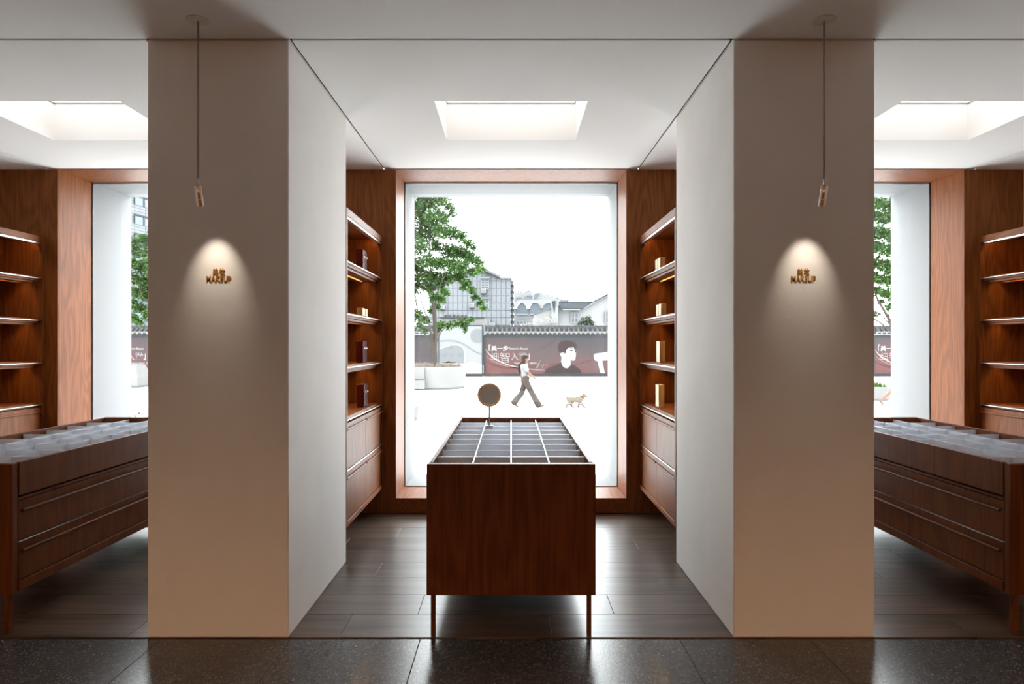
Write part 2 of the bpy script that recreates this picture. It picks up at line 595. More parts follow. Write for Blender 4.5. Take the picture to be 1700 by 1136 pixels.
# things on the shelves (each stands on a shelf top z + .014)
ORD = ['top shelf', 'second shelf', 'third shelf', 'counter above the doors']


def red_case(x, d, zbase, hgt, label):
    t = thing('red_case', (x, Y(d), zbase), label, 'case', 'dark red cases in the left cabinet')
    w, dp = .075, .055
    box(-dp, -.012, -w, w, 0, hgt).build('body', M['redbox'], t, bevel=.003)
    for sy in (-1, 1):
        a = sorted((sy * .001, sy * w))
        dr = box(-.0118, 0, a[0], a[1], .001, hgt - .001).build('door', M['redbox'], t, bevel=.003)
        MB().ball((.004, sy * .020 if False else sy * .038, hgt * .66), (.006, .007, .007)).build('knob', M['metal'], dr, smooth=True)


red_case(-.398 * 1 - 0.77, 1.605, ZS[0] + .014, .170, 'dark red two-door case on the top shelf of the left cabinet')
red_case(-.398 * 1 - 0.77, 1.605, ZS[2] + .014, .172, 'dark red two-door case on the shelf below the small gold boxes')
red_case(-.398 * 1 - 0.77, 1.615, ZS[3] + .014, .185, 'dark red two-door case on the left counter above the doors')


def gold_box(x, y, zbase, w, dp, hgt, label, grp, face=1):
    t = thing('gold_box', (x, y, zbase), label, 'box', grp, rotz=0 if face > 0 else PI)
    box(-dp, -.003, -w / 2, w / 2, 0, hgt).build('body', M['gold'], t, bevel=.002)
    box(-.0028, 0, -w / 2 + .003, w / 2 - .003, .003, hgt - .003).build('front_label', M['goldface'], t, bevel=.001)


gl = 'small gold boxes in the left cabinet'
gold_box(-1.165, Y(1.588), ZS[1] + .014, .095, .045, .066, 'small amber box nearer the pillar on the left cabinet shelf', gl)
gold_box(-1.165, Y(1.588) + .105, ZS[1] + .014, .095, .045, .066, 'small amber box nearer the window on the left cabinet shelf', gl)
gr = 'pale gold boxes in the right cabinet'
xr = 1.172
for i, nm in ((0, 'top'), (1, 'second')):
    dy = .0 if i == 0 else -.03
    gold_box(xr, Y(1.592) + dy, ZS[i] + .014, .088, .042, .108 if i == 0 else .100, 'pale gold box nearer the pillar on the right cabinet %s shelf' % nm, gr, -1)
    gold_box(xr, Y(1.592) + dy + .096, ZS[i] + .014, .088, .042, .108 if i == 0 else .100, 'pale gold box nearer the window on the right cabinet %s shelf' % nm, gr, -1)
gold_box(xr, Y(1.603), ZS[2] + .014, .125, .045, .172, 'tall pale gold box alone on the right cabinet third shelf', gr, -1)
gold_box(xr, Y(1.612), ZS[3] + .014, .125, .045, .180, 'tall pale gold box on the right counter above the doors', gr, -1)


# ------------------------------------------------------------------ display tables
def table(cx, side, label):
    """side: which long side carries the drawers"""
    t = thing('display_table', (cx, Y(1.008), 0), label, 'table', 'wood display tables with divided tray tops')
    W = 141.6 * S
    L = Y(1.665) - Y(1.008)
    zt, zb = Z(200.6), Z(420)
    SL = .040
    GAP = .020
    # end slabs
    for y0 in (0, L - SL):
        box(-W, W, y0, y0 + SL, zb, zt).build('end_panel', M['table_wood'], t, bevel=.0018)
    ya, yb = SL + GAP, L - SL - GAP
    wi = W - .006
    # dark recesses next to the slabs
    for y0 in (SL, yb):
        box(-W + .03, W - .03, y0, y0 + GAP, zb + .02, zt - .035).build('recess', M['black'], t)
    # tray sides (aprons)
    zap = Z(257.5)
    for sx in (-1, 1):
        a = sorted((sx * wi, sx * (wi - .020)))
        box(a[0], a[1], ya, yb, zap, zt).build('apron', M['table_wood'], t, bevel=.0012)
    for y0 in (ya, yb - .012):
        box(-wi + .020, wi - .020, y0, y0 + .012, zt - .10, zt - (.012 if y0 == ya else .0)).build('tray_end', M['table_wood'], t)
    tw = wi - .0202
    box(-tw, tw, ya + .012, yb - .012, zt - .10, zt - .088).build('tray_floor', M['divider'], t)
    # dividers
    zd0, zd1 = zt - .088, Z(205)
    tl = yb - ya - .024
    dv = box(-.0028, .0028, ya + .0122, yb - .0122, zd0, zd1).build('divider', M['divider'], t)
    dv.location.x = 0
    for u in (-66, 66): inst(dv, t, (u * S, 0, 0))
    n = 9
    cross = MB().box(-tw, tw, -.0022, .0022, zd0, zd1 + .0004).build('cross_divider', M['divider'], t)
    span = (yb - ya - .024)
    for k in range(1, n):
        loc = (0, ya + .012 + span * k / n, 0)
        if k == 1: cross.location = loc
        else: inst(cross, t, loc)
    # carcass below
    box(-wi + .05, wi - .05, ya, yb, zb + .02, zap + .03).build('carcass', M['black'], t)
    rail_z = Z(403)
    for sx in (-1, 1):
        a = sorted((sx * wi, sx * (wi - .055)))
        box(a[0], a[1], ya, yb, zb, rail_z - .002).build('bottom_rail', M['table_wood'], t, bevel=.0012)
        if sx != side:
            a = sorted((sx * (wi - .002), sx * (wi - .022)))
            box(a[0], a[1], ya, yb, rail_z, zap - .006).build('side_panel', M['table_wood'], t, bevel=.0012)
            continue
        f = wi - .010
        # lip above the drawers
        a = sorted((sx * (f + .002), sx * (f - .03)))
        box(a[0], a[1], ya + .004, yb - .004, Z(266), Z(261)).build('lip', M['table_wood'], t, bevel=.001)
        z1, zl, z2 = Z(267.5), Z(337), rail_z + .001
        a = sorted((sx * (f + .004), sx * (f - .03)))
        box(a[0], a[1], ya + .004, yb - .004, zl - .002, zl + .002).build('metal_trim', M['metal'], t)
        for (za, zc, zh) in ((zl + .004, z1, Z(284)), (z2, zl - .004, Z(353))):
            a = sorted((sx * f, sx * (f - .02)))
            dr = box(a[0], a[1], ya + .006, yb - .006, za, zc).build('drawer', M['table_wood'], t, bevel=.0015)
            hb = MB().tube([(sx * (f + .012), ya + .02, zh), (sx * (f + .012), yb - .02, zh)], .0075, 10)
            hb.box(*sorted((sx * f, sx * (f + .010))), ya + .022, yb - .022, zh - .003, zh + .003)
            hb.build('handle', M['table_wood'], dr, smooth=True)
    # legs
    for sx in (-1, 1):
        for y0 in (SL * .5, L - SL * .5):
            box(sx * 131 * S - .0105, sx * 131 * S + .0105, y0 - .018, y0 + .018, 0, zb).build('leg', M['table_wood'], t, bevel=.0015)
    return t


table(0, -1, 'central wood display table with a divided metal tray in front of the window')
table(-PER * S - .012, 1, 'wood display table behind the left pillar with two long drawers')
table(PER * S + .012, -1, 'wood display table behind the right pillar with two long drawers')

# table mirror clipped to a tray divider
L_ = Y(1.665) - Y(1.008)
ym = Y(1.008) + .06 + .012 + (L_ - .12 - .024) * 7 / 9
mx = -54.5 * S
zrim = Z(205)
mr = thing('table_mirror', (mx, ym, zrim - .018), 'round wood-rimmed mirror on a thin stem clipped to the central tray', 'mirror')
cl = MB()
cl.box(-.028, .028, -.012, -.0026, 0, .024); cl.box(-.028, .028, .0026, .012, 0, .024); cl.box(-.028, .028, -.012, .012, .0190, .026)
cl.build('clip', M['rod'], mr, bevel=.001)
zc = Z((656 - CY) * ym / D0) - (zrim - .018)
R = 19.6 * ym / D0 * S
MB().tube([(0, 0, .026), (0, 0, zc - R + .006)], .0068, 10).build('stem', M['rod'], mr, smooth=True)
MB().lathe([(R * .81, .010), (R * .83, .014), (R * .98, .014), (R, .010), (R, -.008), (R * .98, -.012), (.001, -.012), (.001, -.006), (R * .81, -.006)], (0, 0, 0), 48, 'y', closed=True).build('rim', M['mirror_rim'], mr, smooth=True, loc=(0, 0, zc)).rotation_euler = (-.26, 0, 0)
MB().lathe([(.001, -.0055), (R * .81, -.0055), (R * .81, .004), (.001, .004)], (0, 0, 0), 48, 'y').build('mirror_face', M['mirror'], mr, smooth=True, loc=(0, 0, zc)).rotation_euler = (-.26, 0, 0)


# ------------------------------------------------------------------ text
def text_mesh(s, x0, x1, z0, z1, y, ext, off=0.0, space=1.0):
    """lettering fitted into a rectangle of the plane y, facing -y; returns (verts, faces)"""
    cu = bpy.data.curves.new('text', 'FONT')
    cu.body = s; cu.size = 1; cu.extrude = .05 if ext else 0; cu.offset = off; cu.space_character = space
    cu.resolution_u = 3
    ob = bpy.data.objects.new('text', cu); COL.objects.link(ob)
    bpy.context.view_layer.update()
    dg = bpy.context.evaluated_depsgraph_get()
    me = bpy.data.meshes.new_from_object(ob.evaluated_get(dg))
    vs = np.array([v.co[:] for v in me.vertices]); fs = [tuple(p.vertices) for p in me.polygons]
    bpy.data.objects.remove(ob); bpy.data.curves.remove(cu); bpy.data.meshes.remove(me)
    a, b = vs.min(0), vs.max(0)
    ux = (vs[:, 0] - a[0]) / max(1e-6, b[0] - a[0]); uz = (vs[:, 1] - a[1]) / max(1e-6, b[1] - a[1])
    uy = (vs[:, 2] - a[2]) / max(1e-6, b[2] - a[2]) if ext else np.zeros(len(vs))
    out = [(x0 + (x1 - x0) * ux[i], y - ext * uy[i], z0 + (z1 - z0) * uz[i]) for i in range(len(vs))]
    return out, fs


def lettering(name, items, matl, parent, ext):
    mb = MB()
    for it in items:
        v, f = text_mesh(*it[:6], ext, *(it[6:]))
        mb.add(v, f)
    me = bpy.data.meshes.new(name); me.from_pydata(mb.v, [], mb.f); me.update()
    o = bpy.data.objects.new(name, me); me.materials.append(matl); COL.objects.link(o); o.parent = parent
    return o


for s, lb in ((-1, 'gold raised makeup lettering on the left pillar'), (1, 'gold raised makeup lettering on the right pillar')):
    xc = s * 485 * S
    t = thing('wall_sign', (xc, Y(1), Z(468 - CY)), lb, 'sign', 'gold pillar signs')
    lettering('lettering', [('MAKEUP', -.0605, .0605, 0, .029, -.0002, .016, 1.03)], M['letter'], t, .005)
    lettering('lettering', [('美', -.0305, -.002, .034, .066, -.0002, .016), ('妆', .002, .0305, .034, .066, -.0002, .016)], M['letter'], t, .005)

# ------------------------------------------------------------------ pendant spotlights
for s, lb in ((-1, 'slim pendant spotlight hanging in front of the left pillar'), (1, 'slim pendant spotlight hanging in front of the right pillar')):
    yl = Y(.939)
    t = thing('pendant_spotlight', (s * 488 * S, yl, CEIL), lb, 'spotlight', 'pendant spotlights')
    MB().lathe([(.052, 0), (.052, -.003), (.046, -.006), (.012, -.007)], (0, 0, 0), 32).build('ceiling_rose', M['rose'], t, smooth=True)
    ztop = Z((300 - CY) * .939) - CEIL
    MB().tube([(0, 0, -.006), (0, 0, ztop)], .0052, 10).build('rod', M['rod'], t, smooth=True)
    MB().tube([(0, 0, ztop + .008), (0, 0, ztop - .022)], .0065, 10).build('joint', M['brass'], t, smooth=True)
    hd = thing('head', (0, 0, ztop - .026)); hd.parent = t
    tilt = math.radians(19)
    hd.rotation_euler = (tilt, 0, 0)
    bpy.data.objects.remove(hd)
    rot = Matrix.Rotation(tilt, 4, 'X')
    prof = [(.004, 0), (.0165, -.001), (.0180, -.004), (.0180, -.038), (.0170, -.0385), (.0170, -.0405), (.0180, -.041), (.0180, -.060), (.0168, -.0605), (.0168, -.063), (.0180, -.0635), (.0180, -.096), (.0165, -.0965), (.0145, -.0965), (.0145, -.088), (.002, -.088)]
    hm = MB().lathe(prof, (0, 0, 0), 24)
    hm.v = [tuple(rot @ Vector(v) + Vector((0, 0, ztop - .022))) for v in hm.v]
    hm.build('lamp_head', M['brass'], t, smooth=True)
    ld = bpy.data.lights.new('spot_beam', 'SPOT')
    ld.energy = SPOT_POWER; ld.color = (1.0, .86, .70); ld.spot_size = math.radians(54); ld.spot_blend = 1.0; ld.shadow_soft_size = .010
    lo = bpy.data.objects.new('spot_beam', ld); COL.objects.link(lo); lo.parent = t
    lo.location = rot @ Vector((0, 0, -.094)) + Vector((0, 0, ztop - .022))
    lo.rotation_euler = (tilt + .17, 0, 0)

# ------------------------------------------------------------------ unseen lamps added to warm the pillar fronts and hall (behind the photographer)
for i, (x, y) in enumerate(((-2.7, -.7), (0, -1.6), (2.7, -.7))):
    nm = ('left', 'middle', 'right')[i]
    t = thing('fill_downlight', (x, y, CEIL), 'unseen warm fill lamp added behind the camera, %s of three' % nm, 'fill_downlight', 'added hall fill lamps')
    MB().lathe([(.060, 0), (.060, -.004), (.046, -.004), (.046, 0)], (0, 0, 0), 24, closed=True).build('trim_ring', M['white'], t, smooth=True)
    ld = bpy.data.lights.new('fill_beam', 'SPOT'); ld.energy = HALL_FILL_POWER; ld.color = (1, .54, .27); ld.spot_size = math.radians(150); ld.spot_blend = 1; ld.shadow_soft_size = .045
    lo = bpy.data.objects.new('fill_beam', ld); COL.objects.link(lo); lo.parent = t; lo.location = (0, 0, -.01)


# ================================================================== OUTSIDE
def sub(name, m, base, vary=0.0, **k): M[name] = m


M['stone'] = mat('pale_plaza_stone', (.72, .72, .71), .7, spec=.2, vary=.05, vscale=1.5)
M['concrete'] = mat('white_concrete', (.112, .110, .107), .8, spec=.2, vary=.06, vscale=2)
M['planter_dark'] = mat('grey_plinth', (.10, .11, .12), .8)
M['tile'] = mat('grey_roof_tile', (0.0333, 0.0333, 0.0348), .8, vary=.3, vscale=6)
M['mortar'] = mat('pale_tile_end', (.095, .093, .090), .8)
M['skirt'] = mat('dark_grey_skirting', (0.0163, 0.0192, 0.0207), .7)
M['steel'] = mat('grey_steel_frame', (0.0222, 0.0252, 0.0274), .6)
M['print_white'] = mat('white_print', (.17, .167, .167), .8, spec=.1)
M['print_pale'] = mat('pale_pink_print', (0.0962, 0.0555, 0.0533), .8, spec=.1)
M['print_mid'] = mat('soft_red_print', (0.0481, 0.0207, 0.0207), .8, spec=.1)
M['print_dark'] = mat('dark_mauve_print', (0.0192, 0.0148, 0.0155), .8, spec=.1)
M['print_hair'] = mat('brown_hair_print', (0.0207, 0.0148, 0.0148), .8, spec=.1)
M['art_white'] = mat('white_artwork_print', (.118, .120, .122), .8, spec=.1)
M['art_grey'] = mat('grey_artwork_print', (.082, .085, .088), .8, spec=.1)
M['art_blue'] = mat('blue_grey_artwork_print', (.062, .075, .085), .8, spec=.1)
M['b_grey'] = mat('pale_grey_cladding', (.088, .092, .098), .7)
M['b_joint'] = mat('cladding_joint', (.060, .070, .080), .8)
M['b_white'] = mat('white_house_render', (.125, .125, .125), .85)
M['b_glass'] = mat('blue_grey_glass', (.030, .042, .055), .3)
M['b_trim'] = mat('pale_window_trim', (.10, .104, .108), .7)
M['b_roof'] = mat('grey_far_roof', (0.0629, 0.0651, 0.0651), .8, vary=.12, vscale=3)
M['b_dark'] = mat('dark_roof_edge', (0.0207, 0.0244, 0.0281), .8)
M['ac'] = mat('white_unit_casing', (.12, .12, .12), .6)
M['bark'] = mat('tree_bark', (.042, .034, .029), .9, bump=.4, bscale=30, vary=.35, vscale=18)
M['skin'] = mat('skin', (0.1110, 0.0555, 0.0370), .6)
M['hair'] = mat('dark_brown_hair', (.012, .008, .0065), .8)
M['shirt'] = mat('white_shirt', (.115, .115, .115), .8)
M['trouser'] = mat('taupe_trousers', (0.0296, 0.0237, 0.0207), .85)
M['shoe'] = mat('beige_shoe', (0.0814, 0.0629, 0.0518), .7)
M['sole'] = mat('white_sole', (.17, .17, .17), .7)
M['fur'] = mat('cream_dog_fur', (0.0851, 0.0703, 0.0555), .9, bump=.5, bscale=60, vary=.25, vscale=14)
M['nose'] = mat('dark_nose', (.02, .016, .015), .4)
M['leash'] = mat('grey_leash', (.012, .012, .012), .7)
M['ears'] = mat('apricot_dog_ear', (0.0888, 0.0444, 0.0296), .9)
M['shorts'] = mat('dark_shorts', (.05, .05, .06), .8)


for k_, m_ in M.items():
    if k_ in ('stone', 'concrete', 'planter_dark', 'tile', 'mortar', 'skirt', 'steel') or k_.startswith(('print', 'art', 'b_', 'ac')) or k_ in ('bark', 'skin', 'hair', 'shirt', 'trouser', 'shoe', 'sole', 'fur', 'leash', 'ears', 'shorts'):
        m_.node_tree.nodes['Principled BSDF'].inputs['Specular IOR Level'].default_value = .4 if k_ == 'b_glass' else .08


def leaf_mat(name, cols, trans=.35):
    m = bpy.data.materials.new(name); m.use_nodes = True
    nt = m.node_tree; N = nt.nodes.new; L = nt.links.new
    nt.nodes.remove(nt.nodes['Principled BSDF'])
    g = N('ShaderNodeNewGeometry'); r = N('ShaderNodeValToRGB')
    e = r.color_ramp.elements
    e[0].color = tuple(cols[0]) + (1,); e[1].color = tuple(cols[-1]) + (1,)
    for i, c in enumerate(cols[1:-1]): x = e.new((i + 1) / (len(cols) - 1)); x.color = tuple(c) + (1,)
    L(g.outputs['Random Per Island'], r.inputs['Fac'])
    d = N('ShaderNodeBsdfDiffuse'); t = N('ShaderNodeBsdfTranslucent'); mx = N('ShaderNodeMixShader'); mx.inputs[0].default_value = trans
    L(r.outputs['Color'], d.inputs[0]); L(r.outputs['Color'], t.inputs[0]); L(d.outputs[0], mx.inputs[1]); L(t.outputs[0], mx.inputs[2])
    L(mx.outputs[0], nt.nodes['Material Output'].inputs[0])
    return m


M['leaf'] = leaf_mat('green_tree_leaf', [(.010, .028, .012), (.021, .052, .014), (.038, .086, .018), (.054, .106, .028), (.12, .15, .09)])
M['leaf_dark'] = leaf_mat('dull_bush_leaf', [(.02, .03, .02), (.035, .045, .03), (.06, .07, .05)])
M['grass'] = leaf_mat('grass_blade', [(.03, .06, .012), (.05, .09, .02), (.08, .11, .03)])
M['flower'] = leaf_mat('pale_pink_flower', [(.13, .10, .095), (.17, .14, .135), (.11, .10, .07)])

# ------------------------------------------------------------------ plaza ground
gnd = box(-90, 90, Y(OUT) + .001, 160, GROUND - .2, GROUND - .008).build('ground', M['stone'])
tag(gnd, 'bright pale stone paving of the street plaza', kind='structure')
SW, SLG = .62, .93
sm = box(-SW / 2 + .006, SW / 2 - .006, -SLG / 2 + .006, SLG / 2 - .006, GROUND - .008, GROUND).mesh('paving_slab', bevel=.003)
sm.materials.append(M['stone'])
for j in range(12):
    for i in range(-5, 5):
        o = bpy.data.objects.new('paving_slab', sm); COL.objects.link(o); o.parent = gnd
        o.location = (i * SW + SW / 2, Y(OUT) + .02 + SLG / 2 + j * SLG, 0)
HG = (EYE - GROUND) / S           # 650

# ------------------------------------------------------------------ hoarding wall with posters
DW = HG / 53.0
YW = Y(DW)
q = DW * S                         # metres per pixel at the wall
def wx_(px): return (px - CX) * q
def wz_(py): return EYE - (py - CY) * q


def flat(name, poly, matl, parent, layer, ox):
    """print on the board: thin flat shape in front of the poster face"""
    mb = MB().prism([(wx_(x) - ox, wz_(y)) for x, y in poly], -.012 - .006 * layer, -.010 - .006 * layer)
    return mb.build(name, matl, parent)


def ribbon(name, pts, widths, matl, parent, layer, ox):
    ps = [(wx_(x) - ox, wz_(y)) for x, y in pts]
    up, dn = [], []
    n = len(ps)
    for i in range(n):
        a, b = ps[max(0, i - 1)], ps[min(n - 1, i + 1)]
        tx, tz = b[0] - a[0], b[1] - a[1]
        l = math.hypot(tx, tz) or 1
        w = widths[i] * q / 2
        up.append((ps[i][0] - tz / l * w, ps[i][1] + tx / l * w)); dn.append((ps[i][0] + tz / l * w, ps[i][1] - tx / l * w))
    mb = MB(); y0, y1 = -.012 - .006 * layer, -.010 - .006 * layer
    for i in range(n - 1):
        vs = [(p[0], y, p[1]) for y in (y0, y1) for p in (up[i], up[i + 1], dn[i + 1], dn[i])]
        mb.add(vs, [(0, 1, 2, 3), (7, 6, 5, 4), (0, 4, 5, 1), (1, 5, 6, 2), (2, 6, 7, 3), (3, 7, 4, 0)])
    return mb.build(name, matl, parent)


def bez(p0, p1, p2, p3, n=14):
    return [tuple((1 - t) ** 3 * p0[k] + 3 * (1 - t) ** 2 * t * p1[k] + 3 * (1 - t) * t * t * p2[k] + t ** 3 * p3[k] for k in (0, 1)) for t in [i / n for i in range(n + 1)]]


def poster_mat():
    m = bpy.data.materials.new('mauve_poster_print'); m.use_nodes = True
    nt = m.node_tree; N = nt.nodes.new; L = nt.links.new; b = nt.nodes['Principled BSDF']
    tc = N('ShaderNodeTexCoord'); mp = N('ShaderNodeMapping'); mp.inputs['Scale'].default_value = (.16, 1, .55); mp.inputs['Rotation'].default_value = (0, .25, 0)
    L(tc.outputs['Object'], mp.inputs['Vector'])
    n = N('ShaderNodeTexNoise'); n.inputs['Scale'].default_value = 1.0; n.inputs['Detail'].default_value = 1.5; L(mp.outputs[0], n.inputs['Vector'])
    sx = N('ShaderNodeSeparateXYZ'); L(tc.outputs['Object'], sx.inputs[0])
    hz = N('ShaderNodeMapRange'); hz.inputs['From Min'].default_value = .3; hz.inputs['From Max'].default_value = 2.3; hz.inputs['To Min'].default_value = .28; hz.inputs['To Max'].default_value = -.25
    L(sx.outputs['Z'], hz.inputs['Value'])
    hx = N('ShaderNodeMapRange'); hx.inputs['From Min'].default_value = 0; hx.inputs['From Max'].default_value = 12; hx.inputs['To Min'].default_value = .18; hx.inputs['To Max'].default_value = -.22
    L(sx.outputs['X'], hx.inputs['Value'])
    a = N('ShaderNodeMath'); a.operation = 'ADD'; L(n.outputs['Fac'], a.inputs[0]); L(hz.outputs[0], a.inputs[1])
    a2 = N('ShaderNodeMath'); a2.operation = 'ADD'; L(a.outputs[0], a2.inputs[0]); L(hx.outputs[0], a2.inputs[1])
    r = N('ShaderNodeValToRGB'); e = r.color_ramp.elements
    e[0].position = .25; e[0].color = (0.0222, 0.0192, 0.0207, 1)
    e[1].position = .85; e[1].color = (0.0518, 0.0207, 0.0200, 1)
    x = e.new(.55); x.color = (0.0311, 0.0215, 0.0222, 1)
    L(a2.outputs[0], r.inputs['Fac']); L(r.outputs['Color'], b.inputs['Base Color'])
    b.inputs['Roughness'].default_value = .7; b.inputs['Specular IOR Level'].default_value = .2
    return m


M['poster'] = poster_mat()

TP = .29
def coping(parent, x0, x1, ox):
    """ridge, two rows of round tiles and pale tile ends"""
    mb = MB()
    zr, ze = wz_(545), wz_(556)
    mb.box(x0 - ox, x1 - ox, .05, .35, wz_(545), wz_(540.5))
    mb.prism([(0, 0)] * 0 or [(x0 - ox, wz_(556)), (x1 - ox, wz_(556)), (x1 - ox, wz_(545)), (x0 - ox, wz_(545))], .02, .12)
    n = int((x1 - x0) / TP)
    for i in range(n):
        c = x0 - ox + (i + .5) * TP
        pts = [(c, .12, wz_(544.6)), (c, -.28, wz_(551.5))]
        mb.tube(pts, [.075, .085], 8)
    o = mb.build('roof_tiles', M['tile'], parent); tag(o, kind='stuff')
    me = MB()
    for i in range(n + 1):
        c = x0 - ox + i * TP
        me.prism([(c - .10, wz_(552)), (c - .05, wz_(550.6)), (c + .05, wz_(550.6)), (c + .10, wz_(552)), (c + .03, wz_(555)), (c, wz_(555.8)), (c - .03, wz_(555))], -.29, -.27)
        me.tube([(c + TP / 2, -.275, wz_(551.4)), (c + TP / 2, -.292, wz_(551.6))], .070, 8)
    o = me.build('tile_ends', M['mortar'], parent); tag(o, kind='stuff')


PO = {-1: ('long mauve poster hoarding seen through the left window', -637), 0: ('long mauve poster hoarding with a portrait, behind the walking woman', 0), 1: ('long mauve poster hoarding seen through the right window', 646)}
for b in (-1, 0, 1):
    lb, sh = PO[b]
    x0, x1 = wx_(806 + sh), wx_(1361 + sh)
    ox = wx_(806)                       # prints are laid out for the central one
    t = thing('poster_hoarding', (x0, YW, GROUND), lb, 'hoarding', 'poster hoardings along the plaza')
    zz = -GROUND
    pt = MB().box(0, x1 - x0, 0, .10, wz_(621) + zz, wz_(561) + zz).build('poster', M['poster'], t)
    box(-.10, x1 - x0 + .02, -.06, .16, 0.0, wz_(621) + zz).build('skirting', M['skirt'], t)
    box(-.14, -.001, -.05, .12, wz_(621) + zz, wz_(557) + zz).build('post', M['steel'], t)
    box(0, x1 - x0, .0, .14, wz_(561) + zz, wz_(556.2) + zz).build('top_rail', M['steel'], t)
    grp = t
    # coping is laid out in absolute z: shift it with a part-level location
    n0 = len(bpy.data.objects)
    before = set(o.name for o in bpy.data.objects)
    coping(t, x0, x1 - .05, x0)
    lt = lettering('printed_text', [
        ('「', wx_(811.5) - ox, wx_(814.6) - ox, wz_(583), wz_(572), -.016, .03),
        ('美一步', wx_(815.5) - ox, wx_(844) - ox, wz_(583.3), wz_(574), -.016, .016),
        ('Panasonic Beauty', wx_(845) - ox, wx_(876) - ox, wz_(581.8), wz_(576.8), -.016, .004),
        ('细', wx_(815) - ox, wx_(827.5) - ox, wz_(598), wz_(586), -.016, -.012), ('智', wx_(830) - ox, wx_(846) - ox, wz_(602.5), wz_(585.5), -.016, -.012),
        ('入', wx_(848.5) - ox, wx_(860) - ox, wz_(598), wz_(586), -.016, -.012), ('微', wx_(861.5) - ox, wx_(875) - ox, wz_(598), wz_(585.5), -.016, -.012),
        ('」', wx_(876) - ox, wx_(879) - ox, wz_(598), wz_(587), -.016, .03),
        ('Panasonic Beauty', wx_(854) - ox, wx_(877.5) - ox, wz_(605), wz_(601.6), -.016, .01),
        ('品牌代言人', wx_(879.5) - ox, wx_(892) - ox, wz_(605), wz_(601.6), -.016, .01)], M['print_white'], pt, 0)
    prints = []
    prints.append(ribbon('light_streak', bez((806, 580), (818, 600), (845, 612), (905, 615)), [.5, 1, 1.4, 1.7, 2, 2, 1.8, 1.6, 1.4, 1.2, 1, .9, .8, .6, .3], M['print_white'], pt, 1, ox))
    prints.append(ribbon('light_streak', bez((806, 590), (822, 607), (850, 612), (880, 612)), [.5, 1, 1.3, 1.6, 1.8, 2, 2, 1.8, 1.6, 1.4, 1.2, 1, .8, .6, .3], M['print_pale'], pt, 0, ox))
    prints.append(ribbon('light_streak', bez((806, 600), (840, 620), (880, 608), (935, 603)), [.5, 1.4, 2, 2.6, 3, 3, 3, 2.6, 2.2, 1.8, 1.5, 1.2, .9, .6, .3], M['print_mid'], pt, 0, ox))
    prints.append(ribbon('light_streak', bez((885, 586), (900, 578), (915, 570), (925, 563)), [.3] * 4 + [.8] * 7 + [.3] * 4, M['print_mid'], pt, 0, ox))
    prints.append(ribbon('light_streak', bez((945, 608), (965, 604), (985, 596), (1005, 592)), [.3] * 4 + [1.2] * 7 + [.4] * 4, M['print_mid'], pt, 0, ox))
    prints.append(ribbon('signature', [(889, 612), (893, 606), (897.5, 597.5), (894, 606), (891, 611.5), (897, 605.5), (898.5, 609), (902, 604), (900, 612), (903, 605), (906, 607), (909.5, 603.8)], [.45] * 12, M['print_white'], pt, 2, ox))
    C4 = lambda L: [(780 + x / 7.083, 560 + y / 7.083) for x, y in L]
    prints.append(flat('portrait_shirt', C4([(880, 425), (890, 380), (960, 345), (1020, 325), (1080, 300), (1095, 335), (1115, 362), (1150, 366), (1185, 335), (1192, 318), (1250, 345), (1300, 385), (1315, 425)]), M['print_dark'], pt, 0, ox))
    prints.append(flat('portrait_face', C4([(1120, 150), (1150, 128), (1185, 122), (1222, 122), (1230, 150), (1235, 172), (1253, 193), (1243, 205), (1248, 222), (1242, 240), (1238, 268), (1215, 278), (1185, 270), (1190, 300), (1183, 332), (1150, 365), (1112, 360), (1086, 332), (1072, 285), (1078, 235), (1065, 215), (1064, 190), (1085, 176), (1106, 182), (1116, 196)]), M['print_white'], pt, 1, ox))
    prints.append(flat('portrait_hair', C4([(1060, 60), (1110, 44), (1180, 42), (1238, 66), (1257, 108), (1240, 132), (1225, 108), (1202, 92), (1186, 128), (1160, 112), (1150, 132), (1130, 160), (1121, 196), (1104, 178), (1066, 186), (1045, 160), (1038, 108)]), M['print_hair'], pt, 2, ox))
    prints.append(ribbon('portrait_brow', C4([(1168, 146), (1190, 132), (1216, 134)]), [.6, 1.1, .5], M['print_hair'], pt, 2, ox))
    prints.append(flat('portrait_eye', C4([(1172, 162), (1185, 152), (1208, 152), (1214, 160), (1196, 166)]), M['print_hair'], pt, 2, ox))
    prints.append(ribbon('portrait_mouth', C4([(1214, 228), (1232, 224), (1250, 226)]), [.4, .8, .4], M['print_mid'], pt, 2, ox))
    prints.append(ribbon('portrait_jaw', C4([(1120, 226), (1150, 258), (1186, 270), (1182, 310), (1140, 352)]), [.3, .6, .8, .8, .4], M['art_grey'], pt, 2, ox))
    prints.append(flat('dryer_body', C4([(1460, 205), (1475, 193), (1628, 172), (1760, 160), (1760, 285), (1628, 270), (1500, 283), (1472, 276), (1458, 245)]), M['print_white'], pt, 1, ox))
    prints.append(flat('dryer_handle', C4([(1500, 281), (1555, 276), (1588, 425), (1535, 425)]), M['print_white'], pt, 1, ox))
    prints.append(flat('dryer_vent', C4([(1620, 190), (1650, 186), (1650, 240), (1620, 235)]), M['print_dark'], pt, 2, ox))
    # vertical origin: prints and coping were laid out in absolute height
    for o in list(t.children):
        if o.name not in before: o.location.z += zz
    for o in prints + [lt]: o.location.z = zz

